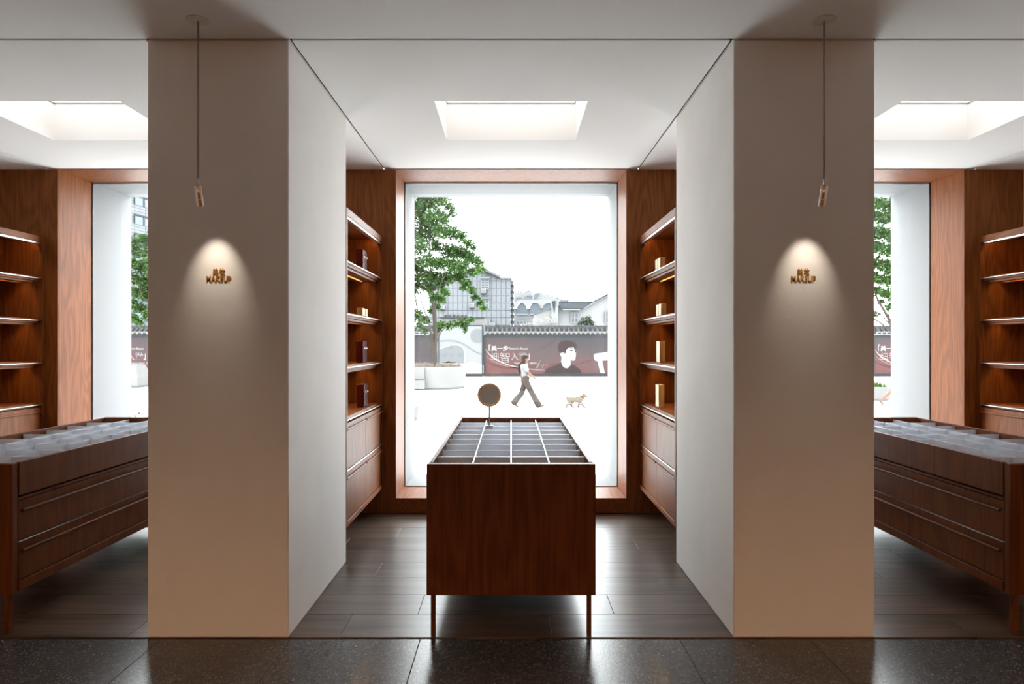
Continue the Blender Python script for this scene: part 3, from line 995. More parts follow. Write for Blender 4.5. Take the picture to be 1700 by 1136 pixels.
# white artwork boards between the posters
for b, lb in ((0, 'white picture board between the mauve posters, behind the tree'),):
    sh = 0
    x0, x1 = wx_(729.5), wx_(800.2)
    t = thing('picture_board', (x0, YW - .12, GROUND), lb, 'board')
    zz = -GROUND
    pw = x1 - x0
    pb = MB().box(0, pw, 0, .06, wz_(621) + zz, wz_(541.5) + zz).build('picture', M['art_white'], t)
    for bx in ((-.05, -.001, -.03, .08, 0, wz_(540) + zz), (pw + .001, pw + .07, -.03, .08, 0, wz_(540) + zz), (0, pw, -.03, .08, wz_(541.4) + zz, wz_(540) + zz)):
        box(*bx).build('board_frame', M['steel'], t)
    box(0, pw, -.05, .1, 0, wz_(621) + zz - .002).build('skirting', M['skirt'], t)
    ox = x0
    art = []
    art.append(flat('printed_sun', [(793 + 14 * math.cos(a) * .85, 558 + 12 * math.sin(a)) for a in [2 * PI * i / 24 for i in range(24)] if math.cos(a) < .75], M['art_grey'], pb, 0, ox))
    art.append(flat('printed_house', [(729, 581), (750, 574), (762, 573), (770, 579), (771, 603), (729, 603)], M['art_grey'], pb, 0, ox))
    art.append(ribbon('printed_road', bez((729, 567), (775, 560), (775, 583), (800, 588)), [2.0] * 15, M['art_grey'], pb, 0, ox))
    art.append(ribbon('printed_road', bez((729, 580), (768, 562), (776, 578), (771, 602)), [2.2] * 15, M['print_white'], pb, 1, ox))
    for (x, y) in ((729.5, 589), (738.5, 589), (750, 589), (764.5, 589), (749, 576)):
        art.append(flat('printed_window', [(x - 2, y + 3), (x - 2, y - 1.5), (x + 1, y - 2.5), (x + 2.2, y + 3)], M['art_blue'], pb, 1, ox))
    art.append(flat('printed_snow', [(729, 604), (745, 600), (765, 604), (785, 601), (803, 606), (803, 620), (729, 620)], M['print_white'], pb, 0, ox))
    for o in art: o.location.z = zz
    # grey gate head behind the board
    hd = thing('gate_head', (x0 + .05, YW + .45, GROUND), 'grey tiled wall head above the white picture board', 'wall')
    gw = wx_(801.5) - x0
    box(0, gw, 0, .4, 0, wz_(528.5) + zz).build('wall_block', M['concrete'], hd)
    box(-.1, gw + .05, -.1, .5, wz_(528.4) + zz, wz_(526) + zz).build('cap', M['steel'], hd)
    rt = MB()
    for i in range(int(gw * .6 / .25)):
        rt.tube([(.3 + i * .25, .3, wz_(523) + zz), (.3 + i * .25, -.1, wz_(525.6) + zz)], .11, 8)
    tag(rt.build('roof_tiles', M['tile'], hd), kind='stuff')

# ------------------------------------------------------------------ planters, benches
DP = 9.0
pc = P(721, 610, DP); YP = Y(DP)
pr_ = 1.45
pl = thing('tree_planter', (pc.x - .05, YP, GROUND), 'round white concrete tree planter with flowers, seen through the central window', 'planter')
hp = P(721, 610, DP - .42).z - GROUND
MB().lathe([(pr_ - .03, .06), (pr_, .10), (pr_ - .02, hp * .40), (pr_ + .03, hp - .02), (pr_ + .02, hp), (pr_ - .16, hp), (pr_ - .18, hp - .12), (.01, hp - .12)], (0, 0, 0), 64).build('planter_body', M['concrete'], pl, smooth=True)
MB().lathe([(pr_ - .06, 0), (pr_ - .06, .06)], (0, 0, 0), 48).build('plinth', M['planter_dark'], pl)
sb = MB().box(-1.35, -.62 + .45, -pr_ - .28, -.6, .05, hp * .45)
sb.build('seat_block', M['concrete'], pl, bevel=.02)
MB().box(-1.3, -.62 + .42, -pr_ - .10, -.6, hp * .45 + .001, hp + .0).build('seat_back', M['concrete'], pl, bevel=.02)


def blades(name, matl, parent, cx, cy, z, rad, n, h0, h1, w, seed, rect=None):
    rng = random.Random(seed); mb = MB()
    for _ in range(n):
        if rect:
            x, y = rng.uniform(*rect[0]), rng.uniform(*rect[1])
        else:
            a = rng.uniform(0, 2 * PI); rr = rad * math.sqrt(rng.random()); x, y = cx + rr * math.cos(a), cy + rr * math.sin(a)
        h = rng.uniform(h0, h1); a = rng.uniform(0, PI); dx, dy = math.cos(a) * w, math.sin(a) * w
        lx, ly = rng.uniform(-.4, .4) * h, rng.uniform(-.4, .4) * h
        mb.add([(x - dx, y - dy, z), (x + dx, y + dy, z), (x + lx, y + ly, z + h)], [(0, 1, 2)])
    me = bpy.data.meshes.new(name); me.from_pydata(mb.v, [], mb.f); me.materials.append(matl)
    o = bpy.data.objects.new(name, me); COL.objects.link(o); o.parent = parent; tag(o, kind='stuff'); return o


def leaves(name, matl, parent, blobs, seed, size=(.09, .15), dens=1.0, origin=(0, 0, 0), squash=1.0):
    """blobs: (x, y, z, r, count) in metres; folded pointed leaves that hang a little"""
    rng = np.random.default_rng(seed)
    cs = []
    for (bx, by, bz, br, cnt) in blobs:
        n = max(4, int(cnt * dens))
        d = rng.normal(size=(n, 3)); d /= np.linalg.norm(d, axis=1)[:, None]
        c = d * (br * rng.random(n) ** .45)[:, None]; c[:, 2] *= .85 * squash
        cs.append(c + np.array([bx, by, bz]) - np.array(origin))
    p = np.concatenate(cs); n = len(p)
    L = rng.uniform(size[0], size[1], n)[:, None]; w = L * rng.uniform(.24, .34, n)[:, None]
    az = rng.uniform(0, 2 * PI, n); el = rng.uniform(-1.1, .35, n); roll = rng.uniform(-.9, .9, n)[:, None]
    t = np.stack([np.cos(az) * np.cos(el), np.sin(az) * np.cos(el), np.sin(el)], 1)
    s_ = np.cross(t, np.array([0, 0, 1.0])); s_ /= np.linalg.norm(s_, axis=1)[:, None] + 1e-9
    u = np.cross(s_, t)
    s2 = s_ * np.cos(roll) + u * np.sin(roll); u2 = np.cross(s2, t)
    V = np.stack([p, p + t * L * .35 + s2 * w + u2 * w * .3, p + t * L, p + t * L * .35 - s2 * w + u2 * w * .3], 1).reshape(-1, 3)
    k = np.arange(n) * 4
    F = np.stack([k, k + 1, k + 2, k, k + 2, k + 3], 1).reshape(-1, 3)
    me = bpy.data.meshes.new(name)
    me.vertices.add(len(V)); me.vertices.foreach_set('co', V.astype(np.float32).ravel())
    me.loops.add(F.size); me.loops.foreach_set('vertex_index', F.astype(np.int32).ravel())
    me.polygons.add(len(F)); me.polygons.foreach_set('loop_start', (np.arange(len(F)) * 3).astype(np.int32))
    me.update(calc_edges=True); me.validate()
    me.materials.append(matl)
    o = bpy.data.objects.new(name, me); COL.objects.link(o); o.parent = parent; tag(o, kind='stuff'); return o


blades('grass', M['grass'], pl, 0, 0, hp - .12, pr_ - .19, 900, .14, .22, .015, 3)
blades('flowers', M['flower'], pl, 0, 0, hp - .12, pr_ - .19, 700, .16, .34, .03, 4)


def blobs_px(lst, d0, seed, spread=.09, k=.27):
    rng = random.Random(seed); out = []
    for (x, y, r) in lst:
        d = d0 + rng.uniform(-spread, spread) * 4
        p = P(x, y, d); rm = r * d0 * S
        out.append((p.x, p.y, p.z, rm, k * r * r))
    return out


def limb(mb, pts, d0, r0, r1, doff=0.0, org=Vector((0, 0, 0))):
    n = len(pts)
    ps = [P(x, y, d0 + doff * i / max(1, n - 1)) - org for i, (x, y) in enumerate(pts)]
    mb.tube(ps, [r0 + (r1 - r0) * i / (n - 1) for i in range(n)], 8)


# central tree
org = Vector((pc.x, YP, GROUND + hp - .12))
tr = thing('street_tree', org, 'leafy green tree rising from the round planter, seen through the central window', 'tree', 'street trees on the plaza')
mb = MB()
px, py = 722.5, 0
limb(mb, [(722.5, 615), (722, 590), (721, 574)], DP, .105, .095, 0, org)
mb.build('trunk', M['bark'], tr, smooth=True)
for pts, r0, r1, do in (
        ([(720.5, 578), (721.5, 560), (720.5, 530), (718, 500), (716, 460), (713, 420), (712, 370), (712, 320)], .075, .015, .1),
        ([(723, 577), (724.5, 555), (723.5, 530), (722, 505), (728, 480), (742, 450), (760, 435), (785, 432)], .06, .012, -.15),
        ([(719, 578), (708, 560), (700, 545), (694, 520), (689, 490), (680, 450), (668, 400)], .055, .015, .2),
        ([(720, 570), (712, 540), (703, 510), (694, 485), (680, 460), (665, 430)], .035, .012, -.2),
        ([(724, 570), (732, 552), (740, 543), (752, 537), (775, 533)], .022, .008, -.1),
        ([(716, 470), (705, 455), (695, 440), (680, 430), (660, 420)], .022, .008, -.25),
        ([(690, 430), (705, 422), (720, 415), (745, 408), (765, 402)], .02, .007, -.1),
        ([(712, 380), (730, 365), (748, 355)], .014, .006, .1)):
    m2 = MB(); limb(m2, pts, DP, r0, r1, do, org); m2.build('branch', M['bark'], tr, smooth=True)
B1 = [(695, 338, 22), (715, 332, 20), (733, 330, 14), (745, 342, 9), (752, 353, 7), (700, 362, 20), (722, 360, 18), (738, 362, 12), (692, 388, 18), (712, 385, 20),
      (734, 382, 17), (752, 386, 14), (766, 392, 11), (776, 403, 9), (786, 410, 6), (700, 408, 14), (724, 408, 14), (745, 416, 17), (765, 418, 15), (778, 426, 14), (792, 432, 11),
      (797, 445, 9), (786, 450, 10), (768, 440, 14), (750, 438, 16), (730, 436, 14), (710, 432, 15), (693, 440, 16), (700, 460, 17), (720, 458, 16), (742, 460, 15), (762, 458, 13),
      (690, 476, 13), (712, 476, 13), (732, 472, 11), (775, 470, 9), (783, 481, 8), (790, 492, 8), (797, 503, 7), (803, 511, 6), (770, 476, 8), (720, 493, 9), (733, 496, 8), (738, 485, 8), (724, 508, 7),
      (692, 522, 13), (705, 530, 11), (698, 538, 9), (715, 515, 7), (726, 545, 8), (733, 538, 7), (745, 540, 8), (758, 536, 9), (771, 535, 10), (782, 530, 6), (772, 546, 5), (705, 548, 5),
      (668, 350, 30), (640, 380, 36), (662, 420, 32), (640, 440, 34), (665, 475, 24), (650, 330, 34), (672, 300, 34), (705, 298, 26), (725, 306, 18), (680, 265, 30), (705, 270, 20), (610, 400, 30), (625, 350, 30), (655, 505, 20), (672, 525, 14)]
leaves('foliage', M['leaf'], tr, blobs_px(B1, DP, 11), 21, size=(.10, .19), dens=8, origin=org)

# left tree: trunk hidden behind the pillar, standing in the planter behind it
org2 = Vector((P(300, 610, DP).x, YP + .5, GROUND))
tr2 = thing('street_tree', org2, 'leafy tree in front of the grey tower, seen through the left window', 'tree', 'street trees on the plaza')
m2 = MB(); limb(m2, [(300, 643.5), (300, 600), (301, 570), (300, 530), (298, 470), (296, 420)], DP + .147, .12, .03, 0, org2); m2.build('trunk', M['bark'], tr2, smooth=True)
for pts in ([(300, 575), (280, 545), (255, 515), (235, 490), (225, 460)], [(300, 540), (275, 500), (250, 460), (230, 425)], [(300, 560), (320, 520), (345, 470)]):
    m2 = MB(); limb(m2, pts, DP + .147, .05, .01, -.2, org2); m2.build('branch', M['bark'], tr2, smooth=True)
B2 = [(222, 402, 12), (238, 398, 12), (228, 418, 12), (244, 420, 13), (220, 436, 10), (236, 442, 13), (222, 462, 13), (240, 465, 14), (228, 484, 13), (243, 490, 12), (222, 506, 11), (236, 512, 11), (222, 528, 9), (232, 534, 7), (246, 525, 10),
      (262, 400, 24), (270, 440, 28), (265, 480, 26), (265, 515, 20), (300, 390, 36), (305, 440, 38), (300, 490, 32), (340, 420, 32), (340, 470, 28), (205, 440, 14), (205, 480, 14), (285, 360, 26)]
leaves('foliage', M['leaf'], tr2, blobs_px(B2, DP + .15, 12), 22, size=(.10, .19), dens=8, origin=org2)

# right tree
org3 = Vector((P(1496, 610, 8.2).x, Y(8.2), GROUND))
tr3 = thing('street_tree', org3, 'leafy tree with forked grey branches, seen through the right window', 'tree', 'street trees on the plaza')
yb_ = CY + HG / 8.2
m2 = MB(); limb(m2, [(1496, yb_ + .2), (1495, 620), (1494, 590), (1490, 565)], 8.2, .13, .10, 0, org3); m2.build('trunk', M['bark'], tr3, smooth=True)
for pts, r0, r1 in (([(1490, 570), (1482, 548), (1476, 530), (1466, 513), (1456, 495), (1450, 478), (1444, 450)], .085, .02), ([(1488, 562), (1478, 549), (1464, 538), (1452, 530), (1438, 520)], .045, .02),
                    ([(1478, 540), (1468, 528), (1455, 518), (1440, 508)], .03, .012), ([(1491, 568), (1496, 530), (1500, 480), (1498, 420)], .08, .02), ([(1477, 530), (1474, 515), (1464, 500)], .03, .01)):
    m2 = MB(); limb(m2, pts, 8.2, r0, r1, .1, org3); m2.build('branch', M['bark'], tr3, smooth=True)
B3 = [(1455, 335, 14), (1472, 338, 14), (1450, 358, 13), (1467, 362, 14), (1480, 358, 12), (1454, 385, 14), (1473, 388, 14), (1450, 408, 13), (1466, 412, 13), (1480, 415, 12), (1455, 435, 13), (1472, 440, 13), (1450, 458, 11), (1464, 464, 12), (1479, 466, 12),
      (1456, 482, 9), (1471, 486, 10), (1482, 492, 9), (1478, 508, 8), (1453, 522, 5), (1462, 500, 6), (1500, 350, 26), (1505, 400, 30), (1500, 450, 28), (1505, 495, 20), (1430, 360, 22), (1425, 410, 26), (1425, 460, 22), (1460, 305, 22), (1495, 310, 26), (1540, 400, 30), (1535, 450, 28), (1390, 430, 22)]
leaves('foliage', M['leaf'], tr3, blobs_px(B3, 8.2, 13), 23, size=(.11, .19), dens=8, origin=org3)

# small street furniture
def wedge(name, x0, x1, y0, y1, h, inset, matl, label, cat):
    t = thing(name, ((x0 + x1) / 2, (y0 + y1) / 2, GROUND), label, cat)
    hx, hy = (x1 - x0) / 2, (y1 - y0) / 2
    mb = MB(); i = inset
    mb.add([(-hx + i, -hy + i, .05), (hx - i, -hy + i, .05), (hx - i, hy - i, .05), (-hx + i, hy - i, .05), (-hx, -hy, h), (hx, -hy, h), (hx, hy, h), (-hx, hy, h)],
           [(0, 3, 2, 1), (4, 5, 6, 7), (0, 1, 5, 4), (1, 2, 6, 5), (2, 3, 7, 6), (3, 0, 4, 7)])
    mb.build('block', matl, t, bevel=.02)
    box(-hx + i + .03, hx - i - .03, -hy + i + .03, hy - i - .03, 0, .0498).build('plinth', M['planter_dark'], t)
    return t, hx, hy


a = P(695, 700, 5.08)
wedge('stone_bench', a.x - 1.0, a.x, a.y, a.y + .5, (700 - 674) * 5.08 * S, .06, M['concrete'], 'white stone block at the lower left edge of the central window', 'bench')
a, b_ = P(227, 640, 9.4), P(241.5, 640, 9.4)
wedge('stone_planter', a.x, b_.x, a.y, a.y + .7, .55, .10, M['concrete'], 'small tapered white planter pot seen through the left window', 'planter')
a, b_ = P(196, 644, 9.0), P(228.5, 644, 9.0)
rs = thing('stone_bench', ((a.x + b_.x) / 2, a.y + .6, GROUND), 'white sloped concrete seat block seen through the left window', 'seat')
hx = (b_.x - a.x) / 2
mb = MB().add([(-hx, -.6, .06), (hx, -.6, .06), (hx, .6, .06), (-hx, .6, .06), (-hx, -.6, .45), (hx, -.6, .45), (hx, .6, .45), (-hx, .6, .45), (-hx, -.2, 1.02), (hx - .28, -.2, 1.02), (hx - .22, .5, 1.02), (-hx, .5, 1.02)],
              [(0, 3, 2, 1), (0, 1, 5, 4), (1, 2, 6, 5), (2, 3, 7, 6), (3, 0, 4, 7), (4, 5, 9, 8), (5, 6, 10, 9), (6, 7, 11, 10), (7, 4, 8, 11), (8, 9, 10, 11)])
mb.build('block', M['concrete'], rs, bevel=.03)
box(-hx + .05, hx - .05, -.55, .55, 0, .06).build('plinth', M['planter_dark'], rs)
# grass planter right
a = P(1476, 643, 6.9); gp_h = HG - 71 * 6.9
t, hx, hy = wedge('grass_planter', a.x - 1.6, a.x + .12, a.y, a.y + 1.1, (HG - 71 * 6.9) * S, .05, M['concrete'], 'low white planter full of grass seen through the right window', 'planter')
blades('grass', M['grass'], t, 0, 0, (HG - 71 * 6.9) * S, 0, 1500, .10, .22, .012, 9, rect=((-hx + .08, hx - .12), (-hy + .05, hy - .05)))
# leafy shrub close to the left window
sp = P(258, 690, 2.55)
sh_ = thing('leafy_shrub', (sp.x, sp.y, GROUND), 'sparse leafy shrub just outside the left window', 'shrub')
rng = random.Random(5); stems = MB(); bl = []
for i in range(11):
    a = rng.uniform(0, 2 * PI); rr = rng.uniform(.05, .26); h = rng.uniform(.8, 1.16)
    p1 = Vector((math.cos(a) * rr, math.sin(a) * rr, h))
    stems.tube([(math.cos(a) * .05, math.sin(a) * .05, 0), p1 * .55, p1], [.008, .006, .003], 6)
    for k in range(5):
        f = .5 + .5 * k / 4; bl.append((sp.x + p1.x * f, sp.y + p1.y * f, GROUND + p1.z * f, .05, 5))
stems.build('stems', M['bark'], sh_)
leaves('foliage', M['grass'], sh_, bl, 31, size=(.03, .06), origin=(sp.x, sp.y, GROUND))

# ------------------------------------------------------------------ far buildings
DB = 19.0
qb = DB * S
def bx_(px): return (px - CX) * qb
def bz_(py): return EYE - (py - CY) * qb - GROUND


def bwin(parent, ox, px0, px1, py0, py1, y=0, cols=2, rows=2, trim=M['b_trim']):
    x0, x1, z0, z1 = bx_(px0) - ox, bx_(px1) - ox, bz_(py1), bz_(py0)
    w = box(x0, x1, y - .10, y - .01, z0, z1).build('window', M['b_glass'], parent)
    mb = MB(); e = .06
    for i in range(cols + 1):
        c = x0 + (x1 - x0) * i / cols; mb.box(c - e, c + e, y - .17, y - .10, z0, z1)
    for i in range(rows + 1):
        c = z0 + (z1 - z0) * i / rows; mb.box(x0, x1, y - .165, y - .105, c - e * .8, c + e * .8)
    mb.build('window_bars', trim, w)
    return w


def acunit(parent, ox, px, py, y=0):
    x0, x1, z0, z1 = bx_(px) - ox, bx_(px + 8) - ox, bz_(py + 7), bz_(py)
    u = box(x0, x1, y - .55, y - .12, z0, z1).build('air_conditioner', M['ac'], parent, bevel=.02)
    MB().lathe([(.13, 0), (.13, .02), (.10, .02), (.10, 0)], ((x0 + x1) / 2 - .05, y - .552, (z0 + z1) / 2), 20, 'y', closed=True).build('fan_ring', M['b_dark'], u)
    box(x0, x1, y - .5, y - .1, z0 - .09, z0 - .02).build('bracket', M['b_dark'], u)


YB = Y(DB)
ox = bx_(715)
ba = thing('apartment_block', (ox, YB, GROUND), 'pale grey clad block with gable roof behind the tree', 'building')
gl_ = [(715, 470), (755, 455), (795, 442.5), (826, 457.5), (848, 462)]
poly = [(bx_(712) - ox, 0), (bx_(848) - ox, 0), (bx_(848) - ox, bz_(462)), (bx_(828) - ox, bz_(462)), (bx_(828) - ox, bz_(458.5)), (bx_(795) - ox, bz_(443.5)), (bx_(755) - ox, bz_(458)), (bx_(712) - ox, bz_(458))]
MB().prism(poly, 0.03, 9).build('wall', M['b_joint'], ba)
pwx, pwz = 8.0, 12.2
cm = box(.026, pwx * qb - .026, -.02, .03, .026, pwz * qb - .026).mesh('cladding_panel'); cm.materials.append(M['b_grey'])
for i in range(17):
    for j in range(12):
        u0, v0 = 712 + i * pwx, 540 - j * pwz            # v0: lower edge
        top = v0 - pwz
        xm0, xm1 = u0, u0 + pwx
        lim = 462 if xm0 >= 826 else (458 if xm1 <= 752 else max(443.5 + abs(795 - c) * (.455 if c > 795 else .36) for c in (xm0, xm1)))
        if top < lim - 3: 
            hpx = v0 - lim
            if hpx < 2: continue
            o = bpy.data.objects.new('cladding_panel', cm); COL.objects.link(o); o.parent = ba
            o.location = (bx_(u0) - ox, 0, bz_(v0)); o.scale = (1, 1, hpx / pwz); continue
        o = bpy.data.objects.new('cladding_panel', cm); COL.objects.link(o); o.parent = ba
        o.location = (bx_(u0) - ox, 0, bz_(v0))
for (p, r_) in ((((790, 441.8), (830, 459.6)), 1), (((795, 443.5), (752, 458.5)), 1)):
    (xa, ya_), (xb, yb2) = p
    A, B = (bx_(xa) - ox, bz_(ya_)), (bx_(xb) - ox, bz_(yb2))
    if A[0] > B[0]: A, B = B, A
    MB().prism([(A[0], A[1] - .12), (B[0], B[1] - .12), (B[0], B[1] + .10), (A[0], A[1] + .10)], -.5, 9.2).build('roof_slope', M['b_roof'], ba)
    MB().prism([(A[0], A[1] - .22), (B[0], B[1] - .22), (B[0], B[1] - .121), (A[0], A[1] - .121)], -.45, .02).build('roof_edge', M['b_dark'], ba)
box(bx_(827) - ox, bx_(849.5) - ox, -.3, 9.1, bz_(463), bz_(460.5)).build('parapet', M['b_trim'], ba)
for i in range(7): box(bx_(848) - ox, bx_(853.4) - ox, .3, 6, bz_(475 + i * 10), bz_(472.5 + i * 10)).build('balcony_slab', M['b_dark'], ba)
box(bx_(848.2) - ox, bx_(852.4) - ox, .6, 8, 0, bz_(464)).build('side_wall', M['b_grey'], ba)
bwin(ba, ox, 799, 811, 463.5, 480, 0, 2, 4)
box(bx_(798) - ox, bx_(813) - ox, -.5, -.03, bz_(463), bz_(461.5)).build('canopy', M['b_trim'], ba)
bwin(ba, ox, 800, 811.5, 496.5, 513, 0, 2, 2)
box(bx_(799) - ox, bx_(813) - ox, -.5, -.03, bz_(496.3), bz_(494.8)).build('canopy', M['b_trim'], ba)
bwin(ba, ox, 806.5, 813, 530, 540, 0, 1, 3)
bwin(ba, ox, 766, 778, 463.5, 480, 0, 2, 4)
acunit(ba, ox, 799, 480.5); acunit(ba, ox, 779.5, 504.5); acunit(ba, ox, 814, 536); acunit(ba, ox, 731, 507)

# arched building
DB2 = 24.0
qb = DB2 * S
ox = bx_(853)
bb = thing('arched_building', (ox, Y(DB2), GROUND), 'white building with three arched blue windows behind the hoarding', 'building')
box(0, bx_(935) - ox, .2, 9, 0, bz_(512)).build('wall', M['b_grey'], bb)
# white arcade band with arched undersides
cen = [(866.5, 10.5), (888, 10.7), (911, 11.8)]
top = [(853, 506), (856, 500), (862, 498), (930, 498)]
pts = [(853, 513)]
band = [(853, 511)] + [(853, 506), (856.5, 500.5), (863, 498), (930, 498), (930, 512)]
low = []
for (c, r_) in cen[::-1]:
    for k in range(11):
        w_ = PI * k / 10
        low.append((c + r_ * math.cos(w_), 513 - 9.5 * math.sin(w_)))
MB().prism([(bx_(x) - ox, bz_(y)) for x, y in band + [(926, 514)] + low + [(854, 514)]], -.3, .19).build('arcade_band', M['b_white'], bb)
for (c, r_) in cen:
    arch = [(c + (r_ - 2.2) * math.cos(PI * k / 10), 511 - 7.2 * math.sin(PI * k / 10)) for k in range(11)]
    w = MB().prism([(bx_(x) - ox, bz_(y)) for x, y in [(c + r_ - 2.2, 521)] + arch + [(c - r_ + 2.2, 521)]], .05, .19).build('arched_window', M['b_glass'], bb)
    box(bx_(c - 3.5) - ox, bx_(c - 3) - ox, .0, .05, bz_(520), bz_(508)).build('glazing_bar', M['b_trim'], w)
    box(bx_(c + 3) - ox, bx_(c + 3.5) - ox, .0, .05, bz_(520), bz_(508)).build('glazing_bar', M['b_trim'], w)
    box(bx_(c - r_ + 1.5) - ox, bx_(c + r_ - 1.5) - ox, -.15, .19, bz_(522.6), bz_(521.1)).build('window_sill', M['b_white'], bb)
bwin(bb, ox, 857, 874, 533, 539, .2, 3, 1)
box(bx_(854) - ox, bx_(886) - ox, 3, 8, bz_(498), bz_(483)).build('penthouse', M['b_white'], bb)
bwin(bb, ox, 857.5, 866, 491, 495.5, 3, 2, 1)
bwin(bb, ox, 874, 885, 488, 494, 3, 1, 1)
for xx in (856, 861, 866): MB().tube([(bx_(xx) - ox, 3.4, bz_(483)), (bx_(xx) - ox, 3.4, bz_(479))], .12, 6).build('vent_pipe', M['b_trim'], bb)
MB().prism([(bx_(x) - ox, bz_(y)) for x, y in [(871, 483), (873, 480), (880, 478.5), (884, 483)]], 3.2, 4.5).build('roof_tank', M['b_trim'], bb)
# hipped roof house
ox = bx_(886)
bc = thing('hipped_roof', (ox, Y(DB2) + 10, GROUND), 'far grey hipped roof peaking above the arched building', 'building')
k_ = (Y(DB2) + 10) / Y(DB2); qs = qb; qb = qb * k_
ox = bx_(886); bc.location.x = ox
x0, x1, xp = bx_(886) - ox, bx_(946) - ox, bx_(900) - ox
zt_, ze_ = bz_(481), bz_(499)
MB().add([(x0, 0, ze_), (x1, 0, ze_), (x1, 10, ze_), (x0, 10, ze_), (xp, 5, zt_), (x0, 0, bz_(487)), (x0, 10, bz_(487))],
         [(0, 1, 4, 5), (1, 2, 4), (2, 3, 6, 4), (3, 0, 5, 6), (5, 4, 6), (3, 2, 1, 0)]).build('roof', M['b_roof'], bc)
box(x0 + .2, x1 - 2, .2, 9.8, 0, ze_ - .02).build('wall', M['b_white'], bc)
qb = qs

# white house with tiled roof and rising gable
DB3 = 17.0
qb = DB3 * S
ox = bx_(925)
bd = thing('white_house', (ox, Y(DB3), GROUND), 'white gabled house with tiled eaves right of the arched building', 'building')
pg = [(925, 541), (1090, 541), (1090, 500), (1062, 472), (1010, 489.5), (987, 501), (965, 514), (925, 514)]
MB().prism([(bx_(x) - ox, 0 if y > 540 else bz_(y)) for x, y in pg], .3, 8).build('wall', M['b_white'], bd)
MB().prism([(bx_(x) - ox, bz_(y)) for x, y in [(987, 501.2), (1010, 489.6), (1062, 471), (1062, 468.5), (1010, 486.8), (987, 499)]], -.1, 8.2).build('gable_coping', M['b_dark'], bd)
MB().prism([(bx_(x) - ox, bz_(y)) for x, y in [(967, 514.2), (987, 502.6), (1010, 491.2), (1062, 473), (1062, 471.6), (1010, 489.8), (987, 501.4), (964, 514.2)]], -.05, .29).build('gable_trim', M['b_trim'], bd)
sl = MB().add([(bx_(928) - ox, -.35, bz_(513.5)), (bx_(966) - ox, -.35, bz_(513.5)), (bx_(986) - ox, 1.6, bz_(501)), (bx_(926) - ox, 1.6, bz_(501)),
               (bx_(928) - ox, -.35, bz_(514.5)), (bx_(966) - ox, -.35, bz_(514.5)), (bx_(986) - ox, 1.6, bz_(502)), (bx_(926) - ox, 1.6, bz_(502))],
              [(0, 1, 2, 3), (7, 6, 5, 4), (0, 4, 5, 1), (1, 5, 6, 2), (2, 6, 7, 3), (3, 7, 4, 0)])
sl.build('eave_roof', M['b_roof'], bd)
tl_ = MB()
for i in range(21):
    f = i / 20
    xa = bx_(928 + 37 * f) - ox; xb = bx_(926.5 + 57 * f) - ox
    tl_.tube([(xa, -.38, bz_(513.2)), (xb, 1.55, bz_(500.8))], .055, 6)
tag(tl_.build('roof_tiles', M['b_dark'], bd), kind='stuff')
box(bx_(926) - ox, bx_(987) - ox, 1.5, 1.75, bz_(501.5), bz_(499)).build('ridge', M['b_dark'], bd)
# stepped end wall with post
MB().prism([(bx_(x) - ox, bz_(y)) for x, y in [(915, 541), (926, 541), (926, 507), (922, 505), (922, 500), (915, 501)]], -.4, .2).build('end_wall', M['b_white'], bd)
box(bx_(923) - ox, bx_(927.2) - ox, -.45, .25, bz_(508), bz_(497)).build('end_post', M['b_trim'], bd)
MB().ball((bx_(925) - ox, -.1, bz_(494.5)), (.09, .09, .13), 10, 8).build('finial', M['b_trim'], bd, smooth=True)
MB().prism([(bx_(x) - ox, bz_(y)) for x, y in [(915.5, 500.5), (921.5, 500), (921, 512), (919.5, 520), (918, 512)]], -.47, -.405).build('wall_ornament', M['b_dark'], bd)
MB().prism([(bx_(x) - ox, bz_(y)) for x, y in [(887, 541), (915, 541), (915, 512), (905, 515), (889, 521), (887, 527)]], -.2, 3).build('lean_to_wall', M['b_white'], bd)
MB().prism([(bx_(x) - ox, bz_(y)) for x, y in [(888, 521.5), (905, 515.4), (915, 512.3), (915, 511), (905, 513.6), (888, 519.6)]], -.4, 3.2).build('lean_to_roof', M['b_roof'], bd)
box(bx_(889) - ox, bx_(924) - ox, -.9, -.5, bz_(537), bz_(535.6)).build('ledge', M['b_trim'], bd)
bwin(bd, ox, 948.5, 960, 519.5, 536, .3, 2, 2)
bwin(bd, ox, 1005.5, 1016, 517, 536, .3, 2, 2)
# bush in front of the white house
bp_ = P(973, 541, 15.5)
bu = thing('garden_bush', (bp_.x, bp_.y, GROUND), 'dull green bush in front of the white house wall', 'bush')
BB = [(965, 535, 5), (973, 530, 7), (980, 534, 6), (972, 537, 7), (985, 538, 4), (962, 539, 4), (976, 526, 4), (973, 550, 8), (966, 550, 7), (980, 550, 7)]
leaves('foliage', M['leaf_dark'], bu, blobs_px(BB, 15.5, 5, .04), 41, size=(.16, .30), dens=5, origin=bp_ * 1 if False else (bp_.x, bp_.y, GROUND))
st = MB()
for i in range(5): st.tube([(.06 * i - .12, 0, 0), (.16 * i - .32, .1 * (i % 2), 2.2)], [.05, .02], 6)
st.build('stems', M['bark'], bu)
bp2 = P(900, 536, 16.0)
bu2 = thing('garden_bush', (bp2.x, bp2.y, GROUND), 'dry brownish climber in front of the low white lean-to', 'bush')
BB2 = [(886, 533, 4), (892, 530, 3), (900, 531, 3), (907, 528, 3), (913, 530, 4), (917, 524, 3), (920, 533, 3), (880, 537, 4), (872, 538, 4), (865, 539, 3)]
leaves('foliage', leaf_mat('dry_leaf', [(.16, .12, .09), (.22, .20, .14), (.26, .25, .20)]), bu2, blobs_px(BB2, 16.0, 6, .02), 42, size=(.10, .20), dens=3, origin=(bp2.x, bp2.y, GROUND))
st = MB()
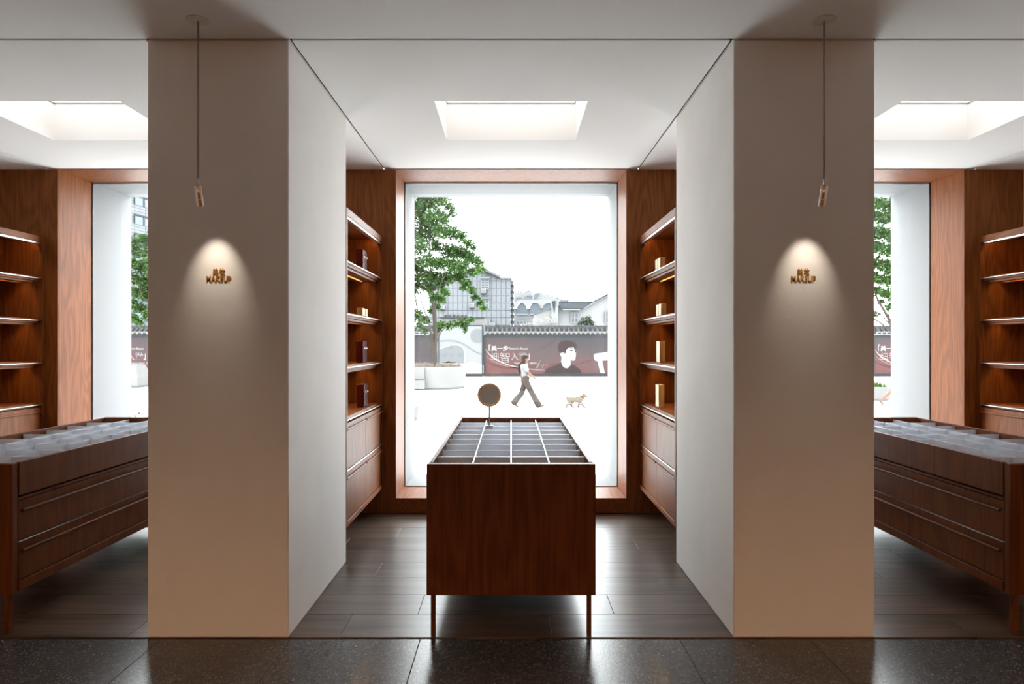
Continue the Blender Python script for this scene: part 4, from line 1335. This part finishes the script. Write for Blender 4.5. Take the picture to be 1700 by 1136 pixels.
for i in range(6): st.tube([(.1 * i - .3, 0, 0), (.55 * i - 1.6, 0, 2.9 + .1 * (i % 3))], [.04, .012], 6)
st.build('stems', M['bark'], bu2)

# tall tower seen through the left window: its long side recedes along the plaza
DT = 26.3
qb = DT * S
o_ = P(214, 572, 25.7)
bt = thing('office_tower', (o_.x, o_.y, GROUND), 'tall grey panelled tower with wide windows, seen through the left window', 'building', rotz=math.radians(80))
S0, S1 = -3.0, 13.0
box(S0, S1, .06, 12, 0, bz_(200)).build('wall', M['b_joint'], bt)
ph = 5.2 * qb
pm = box(.025, 1.0 - .025, 0, .06, .025, ph - .025).mesh('cladding_panel'); pm.materials.append(M['b_grey'])
nrow = int(bz_(285) / ph)
for i in range(-1, 7):
    for j in range(20, nrow):
        o = bpy.data.objects.new('cladding_panel', pm); COL.objects.link(o); o.parent = bt; o.location = (i * 1.0, 0, j * ph)
fl = 31.5 * qb
for fz in range(-1, 7):
    zc_ = bz_(335) - fz * fl
    if zc_ < 2: continue
    for xw in (.85, 4.6, 8.4):
        hgt = 14.5 * qb
        w = box(xw, xw + 2.5, -.10, -.01, zc_ - hgt / 2, zc_ + hgt / 2).build('window', M['b_glass'], bt)
        mb = MB(); mb.box(xw - .05, xw + .05, -.2, -.1, zc_ - hgt / 2, zc_ + hgt / 2); mb.box(xw + 1.7, xw + 1.82, -.2, -.1, zc_ - hgt / 2, zc_ + hgt / 2); mb.box(xw, xw + 2.5, -.2, -.1, zc_ + hgt / 2 - .1, zc_ + hgt / 2 + .1)
        mb.build('window_bars', M['b_dark'], w)

# ------------------------------------------------------------------ people and dog
def blobmesh(name, mb, matl, parent, voxel=.012, smooth=6, loc=None):
    """one continuous surface from overlapping shapes"""
    me = bpy.data.meshes.new(name + '_base'); me.from_pydata(mb.v, [], mb.f)
    bm = bmesh.new(); bm.from_mesh(me); bmesh.ops.recalc_face_normals(bm, faces=bm.faces); bm.to_mesh(me); bm.free()
    ob = bpy.data.objects.new('tmp', me); COL.objects.link(ob)
    r = ob.modifiers.new('r', 'REMESH'); r.mode = 'VOXEL'; r.voxel_size = voxel
    sm_ = ob.modifiers.new('s', 'SMOOTH'); sm_.iterations = smooth; sm_.factor = .5
    bpy.context.view_layer.update()
    me2 = bpy.data.meshes.new_from_object(ob.evaluated_get(bpy.context.evaluated_depsgraph_get()))
    bpy.data.objects.remove(ob); bpy.data.meshes.remove(me)
    me2.name = name
    for p in me2.polygons: p.use_smooth = True
    me2.materials.clear(); me2.materials.append(matl)
    o = bpy.data.objects.new(name, me2); COL.objects.link(o); o.parent = parent
    if loc: o.location = loc
    return o


def chain(mb, pts, rad):
    for i in range(len(pts) - 1): mb.cap(pts[i], pts[i + 1], rad[i], rad[i + 1])


def hand(mb, wrist, d, side, curl=.6):
    """palm, four unequal bent fingers and a thumb; d = direction the hand points"""
    w = Vector(wrist); d = Vector(d).normalized()
    lat = Vector((0, 1, 0)); lat = (lat - d * lat.dot(d)).normalized(); nrm = d.cross(lat)
    if nrm.z > 0: nrm = -nrm
    pe = w + d * .075
    for k in (-.028, -.009, .010, .028):
        mb.cap(w + lat * k * .6, pe + lat * k, .014, .012, 8)
    for k, l in ((-.030, .066), (-.010, .078), (.011, .073), (.031, .056)):
        a = pe + lat * k; b = a + (d * .75 + nrm * .35 * curl) * l * .55; c = b + (d * .35 + nrm * .9 * curl) * l * .5
        mb.cap(a, b, .0095, .0088, 8); mb.cap(b, c, .0088, .0075, 8)
    a = w + d * .02 - lat * .026 * side
    b = a + d * .030 - lat * .026 * side + nrm * .012
    mb.cap(a, b, .012, .010, 8); mb.cap(b, b + d * .030 + nrm * .014, .010, .008, 8)


def person(loc, label, J, bare_legs=False):
    """walks towards local +x; J: joints in metres"""
    t = thing('person', loc, label, 'person')
    hip, sh, nk, hd = J['hip'], J['sh'], J['neck'], J['head']
    b = MB()
    # torso
    chain(b, [(hip[0], 0, hip[2]), (hip[0] * .5 + sh[0] * .5, 0, (hip[2] + sh[2]) / 2), (sh[0], 0, sh[2] - .06)], [.125, .105, .125])
    for s in (-1, 1):
        b.ball((hip[0] - .02, s * .07, hip[2] - .02), (.11, .09, .11)); b.ball((sh[0], s * .105, sh[2] - .05), (.085, .075, .08))
    chain(b, [(sh[0], 0, sh[2] - .04), nk, (hd[0], 0, hd[2] - .06)], [.06, .047, .05])
    # head: skull, jaw, nose, ears
    b.ball((hd[0] - .008, 0, hd[2] + .02), (.092, .074, .098)); b.ball((hd[0] + .030, 0, hd[2] - .045), (.055, .052, .060))
    b.cap((hd[0] + .082, 0, hd[2] + .012), (hd[0] + .098, 0, hd[2] - .014), .010, .013, 8)
    for s in (-1, 1): b.ball((hd[0] - .005, s * .076, hd[2] - .002), (.018, .010, .030))
    # legs and feet
    for s, k in ((-1, 'L'), (1, 'R')):
        kn, an, toe = J['knee' + k], J['ankle' + k], J['toe' + k]
        chain(b, [(hip[0], s * .085, hip[2] - .02), (kn[0], s * .075, kn[2])], [.088, .055])
        md = Vector((kn[0] * .65 + an[0] * .35 - .012, s * .073, kn[2] * .65 + an[2] * .35))
        chain(b, [(kn[0], s * .075, kn[2]), md, (an[0], s * .07, an[2])], [.054, .052, .036])
        chain(b, [(an[0], s * .07, an[2] - .02), (toe[0], s * .075, toe[2] + .028)], [.036, .026])
        # arms
        el, wr = J['elbow' + k], J['wrist' + k]
        chain(b, [(sh[0], s * .165, sh[2] - .03), el, wr], [.047, .037, .026])
        hand(b, wr, Vector(wr) - Vector(el) + Vector((0, 0, -.03)), s)
    blobmesh('body', b, M['skin'], t, .0085, 4)
    # face
    for s in (-1, 1):
        MB().ball((hd[0] + .079, s * .030, hd[2] + .016), (.008, .013, .008), 8, 6).build('eye', M['nose'], t)
        MB().cap((hd[0] + .083, s * .018, hd[2] + .038), (hd[0] + .074, s * .046, hd[2] + .038), .004, .003, 6).build('eyebrow', M['hair'], t)
    MB().cap((hd[0] + .082, -.018, hd[2] - .048), (hd[0] + .082, .018, hd[2] - .048), .006, .006, 6).build('mouth', mat('lip', (.30, .10, .09), .5), t)
    # hair: cap over the skull and a long fall down the back
    h = MB()
    h.ball((hd[0] - .022, 0, hd[2] + .040), (.104, .088, .096)); 
    hl_ = J.get('hairlen', .30)
    for s in (-1, 0, 1):
        chain(h, [(hd[0] - .055, s * .055, hd[2] + .02), (hd[0] - .065, s * .085, hd[2] - .10), (sh[0] - .14 + .16 * abs(s), s * .125, sh[2] - min(.05, hl_)), (sh[0] - .145 + .24 * abs(s), s * .125, sh[2] - hl_ * .6), (sh[0] - .13 + .25 * abs(s), s * .115, sh[2] - hl_)], [.055, .062, .060, .052, .020])
    blobmesh('hair', h, J.get('hairmat', M['hair']), t, .012, 5)
    # shirt
    c = MB()
    zb_ = hip[2] + .085
    chain(c, [(hip[0] + .005, 0, zb_), (hip[0] * .5 + sh[0] * .5, 0, (hip[2] + sh[2]) / 2 + .03), (sh[0], 0, sh[2] - .075)], [.135, .128, .142])
    for s, k in ((-1, 'L'), (1, 'R')):
        c.ball((sh[0], s * .105, sh[2] - .052), (.100, .088, .090))
        el = Vector(J['elbow' + k]); s0 = Vector((sh[0], s * .160, sh[2] - .035))
        chain(c, [s0, s0.lerp(el, .62)], [.068, .066])
    blobmesh('shirt', c, J.get('shirtmat', M['shirt']), t, .012, 4)
    # trousers or shorts
    l = MB()
    chain(l, [(hip[0], -.05, hip[2] + .05), (hip[0], .05, hip[2] + .05)], [.125, .125])
    for s, k in ((-1, 'L'), (1, 'R')):
        kn, an = J['knee' + k], J['ankle' + k]
        l.ball((hip[0] - .025, s * .07, hip[2] - .02), (.125, .10, .12))
        if bare_legs:
            A = Vector((hip[0], s * .085, hip[2] - .02)); B = Vector((kn[0], s * .078, kn[2]))
            chain(l, [A, A.lerp(B, .55)], [.108, .098])
        else:
            chain(l, [(hip[0], s * .085, hip[2] - .02), (kn[0], s * .078, kn[2]), (an[0] - .004, s * .075, an[2] + .02)], [.112, .090, .112])
    blobmesh('shorts' if bare_legs else 'trousers', l, M['shorts'] if bare_legs else M['trouser'], t, .012, 4)
    # shoes
    for s, k in ((-1, 'L'), (1, 'R')):
        an, toe = Vector(J['ankle' + k]), Vector(J['toe' + k])
        d_ = (toe - an); 
        f = MB(); hl = J['heel' + k]
        f.cap((hl[0], s * .072, hl[2] + .042), (toe[0], s * .078, toe[2] + .032), .042, .034); f.ball((an[0], s * .07, an[2] - .03), (.045, .042, .05))
        sh_o = blobmesh('shoe', f, M['shoe'], t, .010, 3)
        MB().cap((hl[0], s * .072, hl[2] + .016), (toe[0], s * .078, toe[2] + .014), .022, .018).build('sole', M['sole'], sh_o, smooth=True)
    return t


DPn = 6.19
wl = Vector(((872.5 - CX) * DPn * S, Y(DPn), GROUND))
JW = dict(hip=(0, 0, .84), sh=(-.045, 0, 1.33), neck=(-.035, 0, 1.37), head=(-.005, 0, 1.495),
          kneeL=(.20, 0, .44), ankleL=(.385, 0, .095), heelL=(.375, 0, .0), toeL=(.545, 0, .045),
          kneeR=(-.125, 0, .43), ankleR=(-.335, 0, .15), heelR=(-.385, 0, .085), toeR=(-.245, 0, .0),
          elbowL=(.085, -.185, 1.075), wristL=(.30, -.175, .905), elbowR=(-.16, .195, 1.09), wristR=(-.12, .19, .87))
person(wl, 'person in white top and taupe trousers walking right with a leashed dog', JW)

# dog
DD = 6.15
dl = Vector(((956 - CX) * DD * S, Y(DD), GROUND))
dg = thing('dog', dl, 'small cream dog trotting right at the end of the leash', 'dog')
b = MB()
chain(b, [(-.20, 0, .262), (-.08, 0, .255), (.06, 0, .255), (.15, 0, .275)], [.088, .082, .098, .092])
chain(b, [(.15, 0, .29), (.20, 0, .335), (.240, 0, .365)], [.076, .064, .060])
b.ball((.250, 0, .375), (.078, .070, .070)); chain(b, [(.285, 0, .358), (.345, 0, .338)], [.048, .034])
for s in (-1, 1):
    fo = .12 if s < 0 else -.06
    chain(b, [(.13, s * .055, .23), (.13 + fo * .35, s * .057, .125), (.13 + fo * .95, s * .057, .035), (.155 + fo, s * .057, .022)], [.058, .040, .029, .028])
    bo = -.09 if s < 0 else .11
    chain(b, [(-.19, s * .05, .24), (-.15 + bo * .5, s * .055, .155), (-.225 + bo * .7, s * .055, .09), (-.21 + bo, s * .055, .030), (-.18 + bo, s * .055, .022)], [.072, .052, .034, .028, .028])
chain(b, [(-.27, 0, .300), (-.315, 0, .345), (-.305, 0, .395)], [.032, .026, .020])
blobmesh('body', b, M['fur'], dg, .0085, 3)
for s in (-1, 1):
    e = MB(); chain(e, [(.240, s * .052, .425), (.225, s * .082, .395), (.228, s * .088, .345)], [.024, .030, .026]); e.build('ear', M['ears'], dg, smooth=True)
    MB().ball((.316, s * .030, .392), .009, 8, 6).build('eye', M['nose'], dg)
MB().ball((.376, 0, .346), (.016, .017, .014), 8, 6).build('nose', M['nose'], dg, smooth=True)
MB().lathe([(.072, -.012), (.078, -.012), (.078, .012), (.072, .012)], (0, 0, 0), 18, closed=True).build('collar', M['ears'], dg, loc=(.190, 0, .322)).rotation_euler = (0, math.radians(38), 0)

# leash from hand to collar
h0 = wl + Vector((.36, -.175, .86)); h1 = dl + Vector((.17, -.04, .385))
pts = []
for i in range(17):
    f = i / 16; p = h0.lerp(h1, f); p.z -= .10 * 4 * f * (1 - f) * .5; pts.append(p - h0)
lo_ = MB().tube(pts, .015, 6).build('dog_leash', M['leash'], None, smooth=True, loc=h0)
tag(lo_, 'thin grey leash running from the hand to the dog', 'leash')

# second passer-by, mostly hidden by the right window reveal
D2 = 6.5
p2 = Vector(((1457 - CX) * D2 * S + .78, Y(D2), GROUND))
J2 = dict(hip=(0, 0, .86), sh=(.02, 0, 1.36), neck=(.03, 0, 1.40), head=(.06, 0, 1.525), hairlen=.02,
          kneeL=(-.28, 0, .50), ankleL=(-.69, 0, .155), heelL=(-.75, 0, .10), toeL=(-.66, 0, .0),
          kneeR=(.22, 0, .47), ankleR=(.30, 0, .09), heelR=(.28, 0, 0), toeR=(.45, 0, .02),
          elbowL=(.10, -.20, 1.10), wristL=(.30, -.19, .97), elbowR=(-.14, .20, 1.12), wristR=(-.2, .2, .9))
person(p2, 'bare-legged person stepping behind the right window reveal', J2, bare_legs=True)
